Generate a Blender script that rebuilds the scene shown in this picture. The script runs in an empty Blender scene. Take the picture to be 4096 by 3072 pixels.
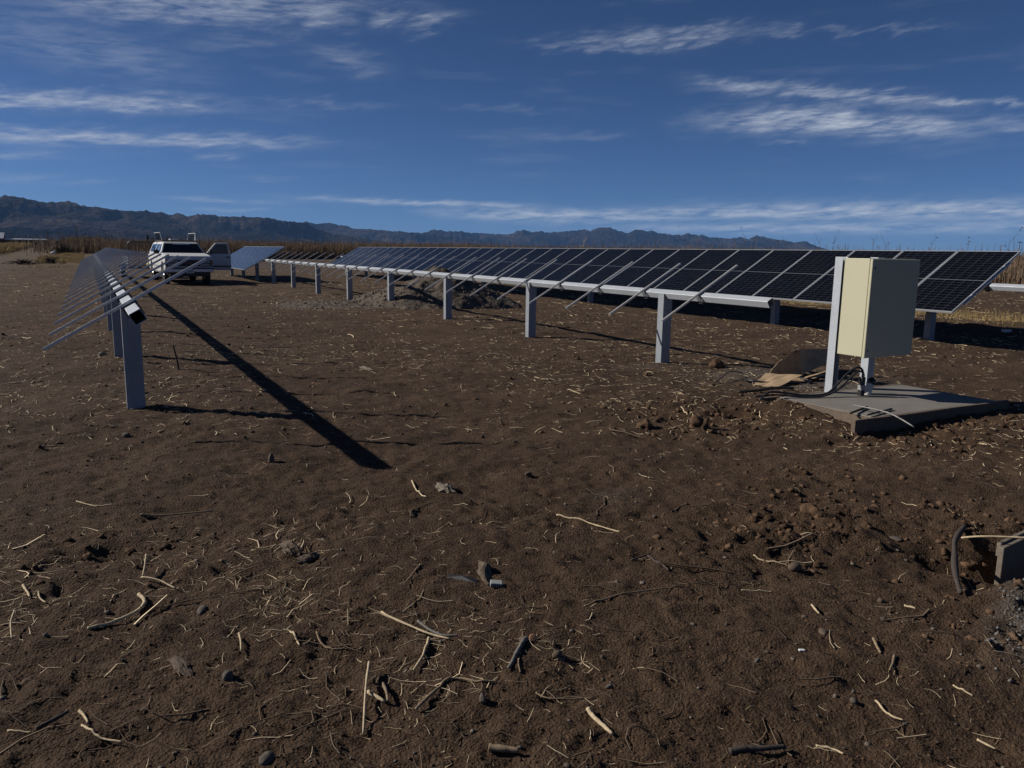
import bpy, bmesh, math, random
import numpy as np
from mathutils import Vector, Matrix

random.seed(7)
RNG = np.random.default_rng(11)
SC = bpy.context.scene
COL = SC.collection
R = math.radians

# ------------------------------------------------------------------ camera
CAM_H, AZ, PITCH, ROLL = 1.545, 0.497, 0.1686, 0.0158
fh = Vector((math.sin(AZ), math.cos(AZ), 0)); r0 = Vector((math.cos(AZ), -math.sin(AZ), 0)); up = Vector((0, 0, 1))
fw = fh * math.cos(PITCH) - up * math.sin(PITCH); u0 = up * math.cos(PITCH) + fh * math.sin(PITCH)
rr = r0 * math.cos(ROLL) + u0 * math.sin(ROLL); uu = u0 * math.cos(ROLL) - r0 * math.sin(ROLL)
cd = bpy.data.cameras.new('camera'); cam = bpy.data.objects.new('camera', cd); COL.objects.link(cam)
cd.sensor_fit = 'HORIZONTAL'; cd.sensor_width = 36; cd.lens = 36 * 3102.4 / 4096
cd.clip_start = 0.05; cd.clip_end = 90000
m = Matrix.Identity(4)
for i in range(3):
    m[i][0], m[i][1], m[i][2] = rr[i], uu[i], -fw[i]
m[2][3] = CAM_H
cam.matrix_world = m
SC.camera = cam

# ------------------------------------------------------------------ world, sun, exposure
SUN = Vector((-1.44, 1.12, 1.03)).normalized()          # towards the sun: left of the view, a little ahead
SUN_EL = math.asin(SUN.z); SUN_ROT = math.atan2(SUN.x, SUN.y)
SKY_STRENGTH, SUN_STRENGTH, EXPOSURE, HAZE = 0.050, 5.0, 0.12, 2.4e-5
# thin cirrus: azimuth, elevation, half length, slope, half thickness (degrees), opacity
STREAKS = [
(8.19,15.03,10.49,0.1017,1.02,0.50),(15.11,15.22,2.21,-0.0423,0.83,0.50),(19.68,15.41,1.36,0.3285,0.56,0.45),(22.41,15.27,1.72,0.2825,0.52,0.40),
(0.59,11.83,6.67,-0.0842,1.39,0.22),(10.57,13.35,4.74,0.1886,0.56,0.15),(0.40,8.81,8.00,0.0532,0.56,0.75),(3.09,6.75,10.87,0.0370,0.46,0.70),
(-1.00,6.12,1.28,-0.0096,0.22,0.30),(-3.33,5.26,2.20,0.1141,0.19,0.35),(8.26,6.01,1.58,0.0951,0.22,0.30),(16.88,12.46,2.76,-0.1244,0.74,0.22),
(15.31,9.79,5.00,0.0067,0.26,0.14),(27.77,9.84,4.85,-0.0170,0.22,0.12),(33.09,8.09,3.08,0.0578,0.22,0.20),(-3.96,3.96,2.88,0.0873,0.26,0.20),
(0.22,3.93,1.47,0.1217,0.15,0.18),(11.34,4.72,2.05,0.0210,0.19,0.18),(34.34,13.83,5.34,-0.0386,0.30,0.28),(38.55,14.42,6.94,0.0198,0.44,0.42),
(49.76,14.13,6.34,-0.0384,0.26,0.22),(44.62,11.04,3.82,-0.1001,0.48,0.50),(50.34,10.38,5.08,-0.1293,0.48,0.70),(58.20,9.41,5.95,-0.1229,0.22,0.50),
(46.81,8.98,5.54,-0.0075,0.78,0.75),(51.72,8.47,6.32,-0.0827,0.78,0.90),(60.19,7.99,6.35,-0.0900,0.48,0.40),(8.12,3.13,3.55,-0.0141,0.15,0.35),
(8.76,2.53,2.24,0.0248,0.13,0.40),(21.73,3.36,8.38,-0.0166,0.20,0.8),(29.57,2.68,6.83,-0.0047,0.41,1.0),(38.61,2.75,11.19,0.0312,0.50,0.9),
(53.67,2.98,15.52,0.0039,0.62,1.0),(52.97,1.95,18.32,0.0109,0.42,0.85),(47.16,7.53,1.83,-0.0368,0.13,0.22),
(-30,9,14,0.03,0.8,0.4),(-26,5,9,0.0,0.5,0.4),(95,7,14,-0.03,0.9,0.5),(90,13,12,0.05,0.7,0.3),(110,3,16,0.0,0.5,0.5),(-70,8,14,0.02,0.9,0.4)]
world = bpy.data.worlds.new('World'); SC.world = world; world.use_nodes = True
wt = world.node_tree; wt.nodes.clear()
def nd(t, kind, **kw):
    n = t.nodes.new(kind)
    for k, v in kw.items():
        setattr(n, k, v)
    return n
def mth(t, op, a, b=None, c=None, clamp=False):
    n = t.nodes.new('ShaderNodeMath'); n.operation = op; n.use_clamp = clamp
    for i, v in enumerate((a, b, c)):
        if v is None: continue
        if isinstance(v, (int, float)): n.inputs[i].default_value = v
        else: t.links.new(v, n.inputs[i])
    return n.outputs[0]
def noise(t, vec, scale, detail=4, rough=.5, dist=0.0):
    n = nd(t, 'ShaderNodeTexNoise'); n.inputs['Scale'].default_value = scale; n.inputs['Detail'].default_value = detail
    n.inputs['Roughness'].default_value = rough; n.inputs['Distortion'].default_value = dist
    if vec is not None: t.links.new(vec, n.inputs['Vector'])
    return n.outputs['Fac']
def comb(t, x, y, z=0.0):
    n = nd(t, 'ShaderNodeCombineXYZ')
    for i, v in enumerate((x, y, z)):
        if isinstance(v, (int, float)): n.inputs[i].default_value = v
        else: t.links.new(v, n.inputs[i])
    return n.outputs[0]
def mixc(t, fac, a, b):
    n = nd(t, 'ShaderNodeMix', data_type='RGBA')
    for s, v in ((0, fac), (6, a), (7, b)):
        if isinstance(v, (int, float)): n.inputs[s].default_value = v
        elif isinstance(v, tuple): n.inputs[s].default_value = (*v[:3], 1)
        else: t.links.new(v, n.inputs[s])
    return n.outputs[2]
def ramp(t, fac, stops):
    n = nd(t, 'ShaderNodeValToRGB'); cr = n.color_ramp
    while len(cr.elements) < len(stops): cr.elements.new(.5)
    for e, (p, c) in zip(cr.elements, stops):
        e.position = p; e.color = (c, c, c, 1) if isinstance(c, (int, float)) else (*c, 1)
    t.links.new(fac, n.inputs[0]); return n.outputs[0]
sky = nd(wt, 'ShaderNodeTexSky', sky_type='NISHITA', sun_disc=False)
sky.sun_elevation = SUN_EL; sky.sun_rotation = SUN_ROT; sky.altitude = 2500; sky.air_density = 0.62; sky.dust_density = 1.6; sky.ozone_density = 6.0
tc = nd(wt, 'ShaderNodeTexCoord'); sp = nd(wt, 'ShaderNodeSeparateXYZ'); wt.links.new(tc.outputs['Generated'], sp.inputs[0])
X, Y, Z = sp.outputs
az = mth(wt, 'MULTIPLY', mth(wt, 'ARCTAN2', X, Y), 57.2958)
el = mth(wt, 'MULTIPLY', mth(wt, 'ARCSINE', Z), 57.2958)
shear = mth(wt, 'ADD', az, mth(wt, 'MULTIPLY', el, -1.8))
n1 = mth(wt, 'SUBTRACT', noise(wt, comb(wt, mth(wt, 'MULTIPLY', shear, .45), mth(wt, 'MULTIPLY', el, .7)), 1.0, 6, .6), .5)
n2 = noise(wt, comb(wt, mth(wt, 'MULTIPLY', shear, .42), mth(wt, 'MULTIPLY', el, 2.3)), 1.0, 10, .64, .25)
n3 = noise(wt, comb(wt, mth(wt, 'MULTIPLY', az, .12), mth(wt, 'MULTIPLY', el, .8), 3.0), 1.0, 4, .5)
el2 = mth(wt, 'ADD', el, mth(wt, 'MULTIPLY', n1, mth(wt, 'MULTIPLY_ADD', el, .185, .06)))
tot = None
for (a0, e0, L, s, T, op) in STREAKS:
    da = mth(wt, 'SUBTRACT', az, a0)
    u = mth(wt, 'DIVIDE', da, L * 1.2)
    v = mth(wt, 'DIVIDE', mth(wt, 'SUBTRACT', mth(wt, 'SUBTRACT', el2, e0), mth(wt, 'MULTIPLY', da, s)), T * 1.35)
    q = mth(wt, 'EXPONENT', mth(wt, 'MULTIPLY', mth(wt, 'ADD', mth(wt, 'POWER', mth(wt, 'ABSOLUTE', u), 3.0), mth(wt, 'MULTIPLY', v, v)), -2.2))
    q = mth(wt, 'MULTIPLY', q, op * 1.1)
    tot = q if tot is None else mth(wt, 'MAXIMUM', tot, q)
fib = ramp(wt, n2, [(.36, .10), (.64, 1.0)])
veil = mth(wt, 'MULTIPLY', ramp(wt, n3, [(.55, 0.0), (.85, .16)]), ramp(wt, n2, [(.3, .3), (.7, 1.0)]))
cl = mth(wt, 'ADD', mth(wt, 'MULTIPLY', tot, fib), veil, clamp=True)
cl = mth(wt, 'MULTIPLY', cl, mth(wt, 'GREATER_THAN', el, -0.2))
wb = nd(wt, 'ShaderNodeMix', data_type='RGBA', blend_type='MULTIPLY'); wb.inputs[0].default_value = 1; wt.links.new(sky.outputs[0], wb.inputs[6]); wb.inputs[7].default_value = (.84, .94, 1.05, 1)
skyc = mixc(wt, cl, wb.outputs[2], (8.8, 9.6, 11.0))
bg = nd(wt, 'ShaderNodeBackground'); bg.inputs['Strength'].default_value = SKY_STRENGTH
wt.links.new(skyc, bg.inputs['Color'])
wo = nd(wt, 'ShaderNodeOutputWorld'); wt.links.new(bg.outputs[0], wo.inputs['Surface'])

sl = bpy.data.lights.new('sun', 'SUN'); sl.energy = SUN_STRENGTH; sl.angle = R(.53); sl.color = (1.0, .95, .87)
so = bpy.data.objects.new('sun', sl); COL.objects.link(so)
so.rotation_mode = 'QUATERNION'; so.rotation_quaternion = SUN.to_track_quat('Z', 'Y'); so.location = (-30, 25, 25)
SC.render.engine = 'CYCLES'
SC.view_settings.view_transform = 'Standard'; SC.view_settings.look = 'None'
SC.view_settings.exposure = EXPOSURE; SC.view_settings.gamma = 1
SC.cycles.use_denoising = True
SC.cycles.max_bounces = 6; SC.cycles.diffuse_bounces = 3; SC.cycles.transparent_max_bounces = 8
SC.render.film_transparent = False

# ------------------------------------------------------------------ helpers
def tag(o, label=None, cat=None, group=None, kind=None):
    for k, v in (('label', label), ('category', cat), ('group', group), ('kind', kind)):
        if v: o[k] = v
    return o
def empty(name, loc=(0, 0, 0), rz=0.0):
    o = bpy.data.objects.new(name, None); o.location = loc; o.rotation_euler = (0, 0, rz); COL.objects.link(o); return o
def link(name, me, parent=None, loc=None):
    o = bpy.data.objects.new(name, me); COL.objects.link(o)
    if parent: o.parent = parent
    if loc is not None: o.location = loc
    return o
def npmesh(name, V, F, mat=None, smooth=False):
    """V (n,3), F (m,k) arrays of equal-sized faces"""
    me = bpy.data.meshes.new(name); V = np.asarray(V, dtype=np.float32); F = np.asarray(F, dtype=np.int32)
    k = F.shape[1]
    me.vertices.add(len(V)); me.vertices.foreach_set('co', V.ravel())
    me.loops.add(F.size); me.loops.foreach_set('vertex_index', F.ravel())
    me.polygons.add(len(F)); me.polygons.foreach_set('loop_start', np.arange(0, F.size, k, dtype=np.int32))
    try: me.polygons.foreach_set('loop_total', np.full(len(F), k, dtype=np.int32))
    except Exception: pass
    me.update(calc_edges=True); me.validate()
    if smooth: me.polygons.foreach_set('use_smooth', np.ones(len(me.polygons), dtype=bool))
    if mat: me.materials.append(mat)
    return me
class MB:
    def __init__(s): s.v = []; s.f = []
    def add(s, vs, fs):
        k = len(s.v); s.v += [tuple(p) for p in vs]; s.f += [tuple(i + k for i in f) for f in fs]; return s
    def box(s, c, d, rot=None):
        x, y, z = (q / 2 for q in d)
        vs = [Vector((a, b, e)) for a in (-x, x) for b in (-y, y) for e in (-z, z)]
        if rot is not None: vs = [rot @ p for p in vs]
        return s.add([p + Vector(c) for p in vs], [(0, 1, 3, 2), (4, 6, 7, 5), (0, 4, 5, 1), (2, 3, 7, 6), (0, 2, 6, 4), (1, 5, 7, 3)])
    def bx(s, x0, x1, y0, y1, z0, z1):
        return s.box(((x0 + x1) / 2, (y0 + y1) / 2, (z0 + z1) / 2), (x1 - x0, y1 - y0, z1 - z0))
    def prism(s, poly, f0, f1):
        n = len(poly)
        return s.add([f0(*p) for p in poly] + [f1(*p) for p in poly],
                     [tuple(range(n))[::-1], tuple(range(n, 2 * n))] + [(i, (i + 1) % n, n + (i + 1) % n, n + i) for i in range(n)])
    def tube(s, path, r, n=8, cap=True, jit=0.0):
        P = [Vector(p) for p in path]; rs = r if isinstance(r, (list, tuple)) else [r] * len(P); k = len(s.v); prev = None
        for i, p in enumerate(P):
            d = (P[min(i + 1, len(P) - 1)] - P[max(i - 1, 0)]).normalized()
            a = Vector((0, 0, 1)) if abs(d.z) < .9 else Vector((1, 0, 0))
            if prev is not None: a = prev
            sx = (a - d * a.dot(d)).normalized(); sy = d.cross(sx); prev = sx
            for j in range(n):
                t = 2 * math.pi * j / n; q = rs[i] * (1 + random.uniform(-jit, jit))
                s.v.append(tuple(p + sx * math.cos(t) * q + sy * math.sin(t) * q))
        for i in range(len(P) - 1):
            for j in range(n):
                s.f.append((k + i * n + j, k + i * n + (j + 1) % n, k + (i + 1) * n + (j + 1) % n, k + (i + 1) * n + j))
        if cap:
            s.f.append(tuple(k + j for j in range(n))[::-1]); s.f.append(tuple(k + (len(P) - 1) * n + j for j in range(n)))
        return s
    def mesh(s, name, mat=None, smooth=False, bevel=0.0, seg=2):
        me = bpy.data.meshes.new(name); me.from_pydata(s.v, [], s.f)
        if bevel or smooth:
            bm = bmesh.new(); bm.from_mesh(me)
            bmesh.ops.recalc_face_normals(bm, faces=bm.faces)
            if bevel:
                ed = [e for e in bm.edges if len(e.link_faces) == 2 and e.calc_face_angle(0) > .5]
                bmesh.ops.bevel(bm, geom=ed, offset=bevel, segments=seg, affect='EDGES', profile=.5)
            bm.to_mesh(me); bm.free()
            if smooth:
                for p in me.polygons: p.use_smooth = True
        else:
            bm = bmesh.new(); bm.from_mesh(me); bmesh.ops.recalc_face_normals(bm, faces=bm.faces); bm.to_mesh(me); bm.free()
        if mat: me.materials.append(mat)
        return me
    def build(s, name, mat, parent=None, smooth=False, bevel=0.0, loc=None, seg=2):
        return link(name, s.mesh(name, mat, smooth, bevel, seg), parent, loc)

# ------------------------------------------------------------------ numpy noise and the lie of the land
def vn(x, y, seed=0):
    xi = np.floor(x).astype(np.int64); yi = np.floor(y).astype(np.int64); fx = x - xi; fy = y - yi
    def h(a, b):
        n = (a * 374761393 + b * 668265263 + seed * 974634777) & 0xFFFFFFFF
        n = ((n ^ (n >> 13)) * 1274126177) & 0xFFFFFFFF
        n = n ^ (n >> 16)
        return (n & 0xFFFF) / 32767.5 - 1.0
    fx = fx * fx * fx * (fx * (fx * 6 - 15) + 10); fy = fy * fy * fy * (fy * (fy * 6 - 15) + 10)
    a = h(xi, yi); b = h(xi + 1, yi); c = h(xi, yi + 1); d = h(xi + 1, yi + 1)
    return (a + (b - a) * fx) * (1 - fy) + (c + (d - c) * fx) * fy
def fbm(x, y, o=3, seed=0, g=.5):
    t = 0; A = 1.0; n = 0
    for i in range(o):
        t = t + A * vn(x * 2 ** i + 17.3 * i, y * 2 ** i - 9.1 * i, seed + i); n += A; A *= g
    return t / n
def sm(a, b, t):
    t = np.clip((t - a) / (b - a), 0, 1); return t * t * (3 - 2 * t)
DUG = [(5.35, 5.55, 1.15, .8, 1.0), (6.3, 4.15, .9, .45, .8), (3.55, 2.95, .75, .45, 1.0), (4.3, 3.6, .6, .5, .5), (3.75, 1.75, .7, .45, .9), (4.5, 2.5, .55, .5, .8), (7.6, 4.1, .8, .35, .7),
       (-.02, 4.35, .40, .35, .4)]
def dug(x, y):
    t = 0
    for cx, cy, ax, ay, w in DUG:
        t = np.maximum(t, w * np.exp(-(((x - cx) / ax) ** 2 + ((y - cy) / ay) ** 2)))
    return t
def gh(x, y, fine=True):
    x = np.asarray(x, dtype=float); y = np.asarray(y, dtype=float); d = np.hypot(x, y)
    z = .045 * fbm(x * .23, y * .23, 3, 1) + .030 * fbm(x * 1.1, y * 1.1, 4, 5, .6)
    near = np.clip(1 - d / 70, 0, 1)
    rx = x * .85 + y * .5; ry = -x * .5 + y * .85
    z = z + near * .016 * fbm(rx * .8, ry * 3.2, 3, 21)                       # faint drag marks
    k = dug(x, y)
    z = z + k * (.045 * (1 - np.abs(vn(x * 4.5, y * 4.5, 31))) + .04 * np.abs(vn(x * 9, y * 9, 33)) + .03 * np.abs(vn(x * 21, y * 21, 35)) - .04)
    z = z - .07 * np.exp(-(((x + .02) / .22) ** 2 + ((y - 4.3) / .16) ** 2))    # small burrow
    z = z - .46 * np.exp(-(((x - 4.42) / .42) ** 2 + ((y - 2.02) / .24) ** 2) ** 1.5)   # the hole with the plank
    z = z - .13 * np.exp(-(((x - 3.95) / .16) ** 2 + ((y - 2.27) / .25) ** 2))
    z = z + .10 * np.exp(-(((x - 3.62) / .22) ** 2 + ((y - 1.78) / .16) ** 2))
    z = z + .20 * sm(15.9, 16.9, x) * (1 - .6 * sm(17.6, 19.2, x)) * sm(-6, -2, y) * (1 - sm(26, 32, y)) * (1 + .45 * fbm(x * .9, y * .9, 3, 41))
    z = z - .05 * np.exp(-(((x - 6.9) / 1.2) ** 2 + ((y - 4.3) / .14) ** 2)) + .105 * np.exp(-(((x - 6.04) / .20) ** 2 + ((y - 5.30) / .52) ** 2)) + .06 * np.exp(-((x - .2) / 1.7) ** 2) * sm(4.8, 7.5, y) * (1 - sm(30, 45, y))
    if fine:
        z = z + near * (.020 * fbm(x * 6, y * 6, 2, 51) + .022 * np.clip(fbm(x * .7, y * .7, 2, 47) * 2, 0, 1) * np.abs(vn(x * 9, y * 9, 49)) + .013 * fbm(x * 19, y * 19, 2, 55) + (.007 * np.abs(vn(x * 43, y * 43, 59)) + .004 * vn(x * 70, y * 70, 61)) * np.clip(1 - d / 12, 0, 1))
    return z + .004 * np.maximum(0, d - 90) * (1 - np.exp(-np.maximum(0, d - 90) / 80))
def g1(x, y): return float(gh(np.array([x]), np.array([y]))[0])

# ------------------------------------------------------------------ materials
def newmat(name):
    m_ = bpy.data.materials.new(name); m_.use_nodes = True; t = m_.node_tree
    return m_, t, t.nodes['Principled BSDF']
def pset(p, **kw):
    for k, v in kw.items():
        k = k.replace('_', ' ')
        if k in p.inputs: p.inputs[k].default_value = (*v, 1) if isinstance(v, tuple) and len(v) == 3 else v
def bump(t, p, h, strength, dist):
    b = nd(t, 'ShaderNodeBump'); b.inputs['Strength'].default_value = strength; b.inputs['Distance'].default_value = dist
    t.links.new(h, b.inputs['Height']); t.links.new(b.outputs[0], p.inputs['Normal']); return b
def ocoord(t, kind='Object'):
    return nd(t, 'ShaderNodeTexCoord').outputs[kind]
def simple(name, c, rough=.6, metal=0.0, var=.12, scale=6.0, spec=.5, bmp=0.0, bscale=60.0, island=False, coat=0.0):
    m_, t, p = newmat(name); co = ocoord(t)
    f = noise(t, co, scale, 5, .6)
    if island:
        g = nd(t, 'ShaderNodeNewGeometry'); f = mth(t, 'MULTIPLY_ADD', f, .4, mth(t, 'MULTIPLY', g.outputs['Random Per Island'], .6))
    lo = tuple(max(0, q * (1 - var)) for q in c); hi = tuple(min(1, q * (1 + var)) for q in c)
    t.links.new(mixc(t, ramp(t, f, [(.25, 0.0), (.75, 1.0)]), lo, hi), p.inputs['Base Color'])
    pset(p, Roughness=rough, Metallic=metal, Specular_IOR_Level=spec, Coat_Weight=coat)
    if bmp: bump(t, p, noise(t, co, bscale, 4, .6), bmp, .01)
    return m_
def galv(name, c=(.40, .42, .445)):
    m_, t, p = newmat(name); co = ocoord(t)
    v = nd(t, 'ShaderNodeTexVoronoi'); v.inputs['Scale'].default_value = 55; t.links.new(co, v.inputs['Vector'])
    f = mth(t, 'MULTIPLY_ADD', noise(t, co, 3, 5, .6), .7, mth(t, 'MULTIPLY', v.outputs['Color'], .3))
    t.links.new(mixc(t, f, tuple(q * .82 for q in c), tuple(q * 1.12 for q in c)), p.inputs['Base Color'])
    t.links.new(ramp(t, noise(t, co, 9, 4), [(.3, .38), (.7, .56)]), p.inputs['Roughness'])
    pset(p, Metallic=.12, Specular_IOR_Level=.3); return m_
M = {}
M['galv'] = galv('galvanized_steel')
M['galv_post'] = galv('galvanized_post', (.255, .27, .29))
M['alu'] = simple('aluminium', (.44, .45, .46), .42, .3, .08, 8)
M['alu_rail'] = simple('rail_aluminium', (.64, .62, .585), .5, .2, .12, 5)
M['dark_metal'] = simple('dark_metal', (.05, .05, .055), .5, .5, .3, 20)
# pv laminate and cells
def pv(name, c, rough):
    m_, t, p = newmat(name); co = ocoord(t)
    dust = ramp(t, noise(t, co, 2.2, 5, .6), [(.4, 0.0), (.9, .012)])
    t.links.new(mixc(t, dust, c, (.32, .27, .22)), p.inputs['Base Color'])
    pset(p, Roughness=rough, Specular_IOR_Level=.10, IOR=1.45); return m_
M['cell'] = pv('pv_cell', (.0024, .0028, .0048), .12)
M['laminate'] = pv('pv_laminate', (.10, .107, .12), .13)
M['back'] = simple('backsheet', (.7, .7, .7), .6)
# soil
m_, t, p = newmat('soil'); co = ocoord(t)
big = noise(t, co, .42, 5, .6); mid = noise(t, co, 2.6, 5, .62); fin = noise(t, co, 28, 5, .65); grit = noise(t, co, 150, 3, .6)
c = mixc(t, ramp(t, big, [(.3, 0.0), (.7, 1.0)]), (.062, .0355, .0198), (.118, .0740, .0455))
c = mixc(t, ramp(t, mid, [(.35, 0.0), (.75, .65)]), c, (.122, .079, .049))
c = mixc(t, ramp(t, fin, [(.42, .55), (.62, 0.0)]), c, (.037, .0210, .0120))
c = mixc(t, ramp(t, grit, [(.62, 0.0), (.72, .55)]), c, (.165, .128, .098))
at = nd(t, 'ShaderNodeAttribute', attribute_name='spill')
spm = mth(t, 'MULTIPLY', at.outputs['Fac'], ramp(t, noise(t, co, 7, 5, .7), [(.35, .15), (.62, 1.0)]))
c = mixc(t, spm, c, (.150, .140, .127))
at2 = nd(t, 'ShaderNodeAttribute', attribute_name='litter')
lit = mth(t, 'MULTIPLY', at2.outputs['Fac'], ramp(t, noise(t, co, 1.3, 6, .7), [(.40, .0), (.70, .9)]))
c = mixc(t, lit, c, (.21, .155, .085))
at3 = nd(t, 'ShaderNodeAttribute', attribute_name='track')
c = mixc(t, at3.outputs['Fac'], c, (.098, .069, .049))
c = mixc(t, ramp(t, noise(t, co, .9, 6, .7), [(.46, 0.0), (.62, .45)]), c, (.043, .0255, .0155))
t.links.new(c, p.inputs['Base Color']); pset(p, Roughness=.95, Specular_IOR_Level=.15)
b1 = nd(t, 'ShaderNodeBump'); b1.inputs['Strength'].default_value = .85; b1.inputs['Distance'].default_value = .02
t.links.new(mth(t, 'MULTIPLY_ADD', fin, .7, mth(t, 'MULTIPLY', grit, .3)), b1.inputs['Height'])
b2 = nd(t, 'ShaderNodeBump'); b2.inputs['Strength'].default_value = .9; b2.inputs['Distance'].default_value = .012
vo = nd(t, 'ShaderNodeTexVoronoi'); vo.inputs['Scale'].default_value = 85; t.links.new(co, vo.inputs['Vector'])
t.links.new(mth(t, 'SUBTRACT', noise(t, co, 75, 4, .7), mth(t, 'MULTIPLY', vo.outputs['Distance'], .9)), b2.inputs['Height']); t.links.new(b1.outputs[0], b2.inputs['Normal']); t.links.new(b2.outputs[0], p.inputs['Normal'])
M['soil'] = m_
M['clod'] = simple('soil_clod', (.082, .0495, .030), .95, 0, .45, 14, .1, .5, 90, True)
M['pebble'] = simple('pebble', (.10, .080, .063), .9, 0, .45, 10, .2, .3, 90, True)
M['gravel'] = simple('gravel', (.096, .074, .057), .95, 0, .4, 5, .2, .8, 25)
M['gravelbit'] = simple('gravel_stone', (.115, .092, .074), .9, 0, .45, 10, .2, .4, 60, True)
M['spill'] = simple('grey_mortar', (.135, .127, .118), .95, 0, .25, 20, .1, .6, 80, True)
M['straw'] = simple('dry_straw', (.56, .44, .28), .7, 0, .60, 9, .3, 0, 60, True)
M['twig'] = simple('brown_twig', (.12, .085, .055), .85, 0, .4, 9, .2, 0, 60, True)
def woodm(name, c, var=.3):
    m_, t, p = newmat(name); co = ocoord(t)
    mp = nd(t, 'ShaderNodeMapping'); mp.inputs['Scale'].default_value = (14, 14, 14); t.links.new(co, mp.inputs[0])
    w = noise(t, mp.outputs[0], 2, 6, .7, 1.2)
    t.links.new(mixc(t, ramp(t, w, [(.3, 0.0), (.7, 1.0)]), tuple(q * (1 - var) for q in c), tuple(q * (1 + var) for q in c)), p.inputs['Base Color'])
    pset(p, Roughness=.85, Specular_IOR_Level=.25); bump(t, p, w, .5, .004); return m_
M['p'] = woodm('pale_cane', (.43, .335, .21)); M['b'] = woodm('brown_stalk', (.20, .145, .09)); M['d'] = woodm('dark_branch', (.055, .042, .035)); M['g'] = woodm('grey_branch', (.13, .115, .10))
M['bark'] = woodm('bark', (.095, .068, .048), .45)
M['board'] = woodm('form_board', (.12, .09, .066), .35)
M['plank'] = woodm('weathered_plank', (.16, .132, .10), .3)
M['cardboard'] = simple('cardboard', (.36, .25, .145), .85, 0, .18, 4)
M['cardtape'] = simple('torn_cardboard', (.31, .205, .115), .9, 0, .3, 14)
m_, t, p = newmat('concrete'); co = ocoord(t)
c = mixc(t, ramp(t, noise(t, co, 2.2, 6, .65), [(.3, 0.0), (.7, 1.0)]), (.130, .114, .096), (.190, .170, .146))
c = mixc(t, ramp(t, noise(t, co, 5, 5, .7), [(.55, 0.0), (.75, .6)]), c, (.11, .085, .065))
t.links.new(c, p.inputs['Base Color']); pset(p, Roughness=.85); bump(t, p, noise(t, co, 60, 4, .6), .25, .004); M['concrete'] = m_
M['cream'] = simple('cream_enamel', (.45, .42, .295), .5, 0, .03, 3, .2, .05, 300)
M['black'] = simple('black_plastic', (.012, .012, .013), .45, 0, .3, 12)
M['rubber'] = simple('tyre_rubber', (.022, .021, .020), .85, 0, .3, 12)
M['pvc'] = simple('dirty_white_pvc', (.55, .52, .45), .5, 0, .2, 18)
M['tape'] = simple('black_tape', (.008, .008, .009), .18, 0, .2, 20)
M['rod'] = simple('mottled_rod', (.20, .19, .18), .6, .3, .6, 60)
M['white'] = simple('white_scrap', (.62, .62, .60), .6, 0, .08)
M['greyplastic'] = simple('grey_plastic', (.26, .26, .25), .6, 0, .1)
M['rust'] = simple('rusty_metal', (.24, .12, .065), .85, .2, .4, 30)
M['stone'] = simple('tan_stone', (.092, .065, .046), .9, 0, .3, 14, .3, .35, 40)
M['stoneg'] = simple('grey_stone', (.085, .069, .055), .9, 0, .3, 14, .3, .35, 40)
# truck
m_, t, p = newmat('dusty_white_paint'); co = ocoord(t); sx = nd(t, 'ShaderNodeSeparateXYZ'); t.links.new(co, sx.inputs[0])
dz = mth(t, 'MULTIPLY', ramp(t, noise(t, co, 3, 5, .6), [(.3, .2), (.7, 1.0)]), ramp(t, mth(t, 'MULTIPLY_ADD', sx.outputs[2], -.9, .95), [(0, .12), (.6, .75)]))
t.links.new(mixc(t, dz, (.52, .52, .515), (.30, .265, .225)), p.inputs['Base Color']); pset(p, Roughness=.55, Specular_IOR_Level=.25); M['paint'] = m_
M['glass'] = simple('dark_car_glass', (.006, .007, .008), .06, 0, .2, 3, .5)
M['chrome'] = simple('dull_chrome', (.45, .45, .46), .32, .8, .1)
M['lamp'] = simple('headlamp_lens', (.20, .21, .22), .15, 0, .15, 30, .6)
M['amber'] = simple('amber_lens', (.26, .075, .015), .25, 0, .1)
M['decal'] = simple('windscreen_banner', (.30, .36, .44), .4, 0, .25, 14)
M['redlet'] = simple('dull_red_letters', (.16, .05, .04), .5)
M['plate'] = simple('licence_plate', (.50, .50, .47), .5, 0, .1)
M['plateink'] = simple('plate_ink', (.13, .13, .14), .6)
M['gold'] = simple('yellow_bag', (.5, .42, .16), .7)
# vegetation and far things
M['stalk'] = simple('dead_stalk', (.165, .115, .076), .9, 0, .55, .6, .15, 0, 60, True)
M['grass'] = simple('dry_grass', (.33, .235, .105), .85, 0, .4, .2, .2, 0, 60, True)
M['weed'] = simple('dead_weed', (.075, .055, .042), .9, 0, .4, 4)
M['bush'] = simple('brush_twigs', (.060, .045, .034), .9, 0, .4, .5, .1, 0, 60, True)
M['shedwall'] = simple('shed_wall', (.09, .08, .07), .8); M['shedroof'] = simple('white_metal_roof', (.46, .47, .49), .35, .2, .06, .6)
M['pole'] = simple('pole_wood', (.09, .075, .06), .9)
m_, t, p = newmat('mountain_rock'); co = ocoord(t)
f1 = noise(t, co, .0016, 8, .62); f2 = noise(t, co, .009, 6, .6)
sz = nd(t, 'ShaderNodeSeparateXYZ'); t.links.new(co, sz.inputs[0])
strata = noise(t, comb(t, mth(t, 'MULTIPLY', sz.outputs[0], .0006), mth(t, 'MULTIPLY', sz.outputs[1], .0006), mth(t, 'MULTIPLY', sz.outputs[2], .03)), 1.0, 4, .6)
c = mixc(t, ramp(t, f1, [(.40, 0.0), (.62, 1.0)]), (.010, .009, .0085), (.075, .060, .050))
c = mixc(t, ramp(t, strata, [(.42, 0.0), (.62, .55)]), c, (.024, .020, .017))
c = mixc(t, ramp(t, f2, [(.58, 0.0), (.74, .5)]), c, (.070, .060, .050))
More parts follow.
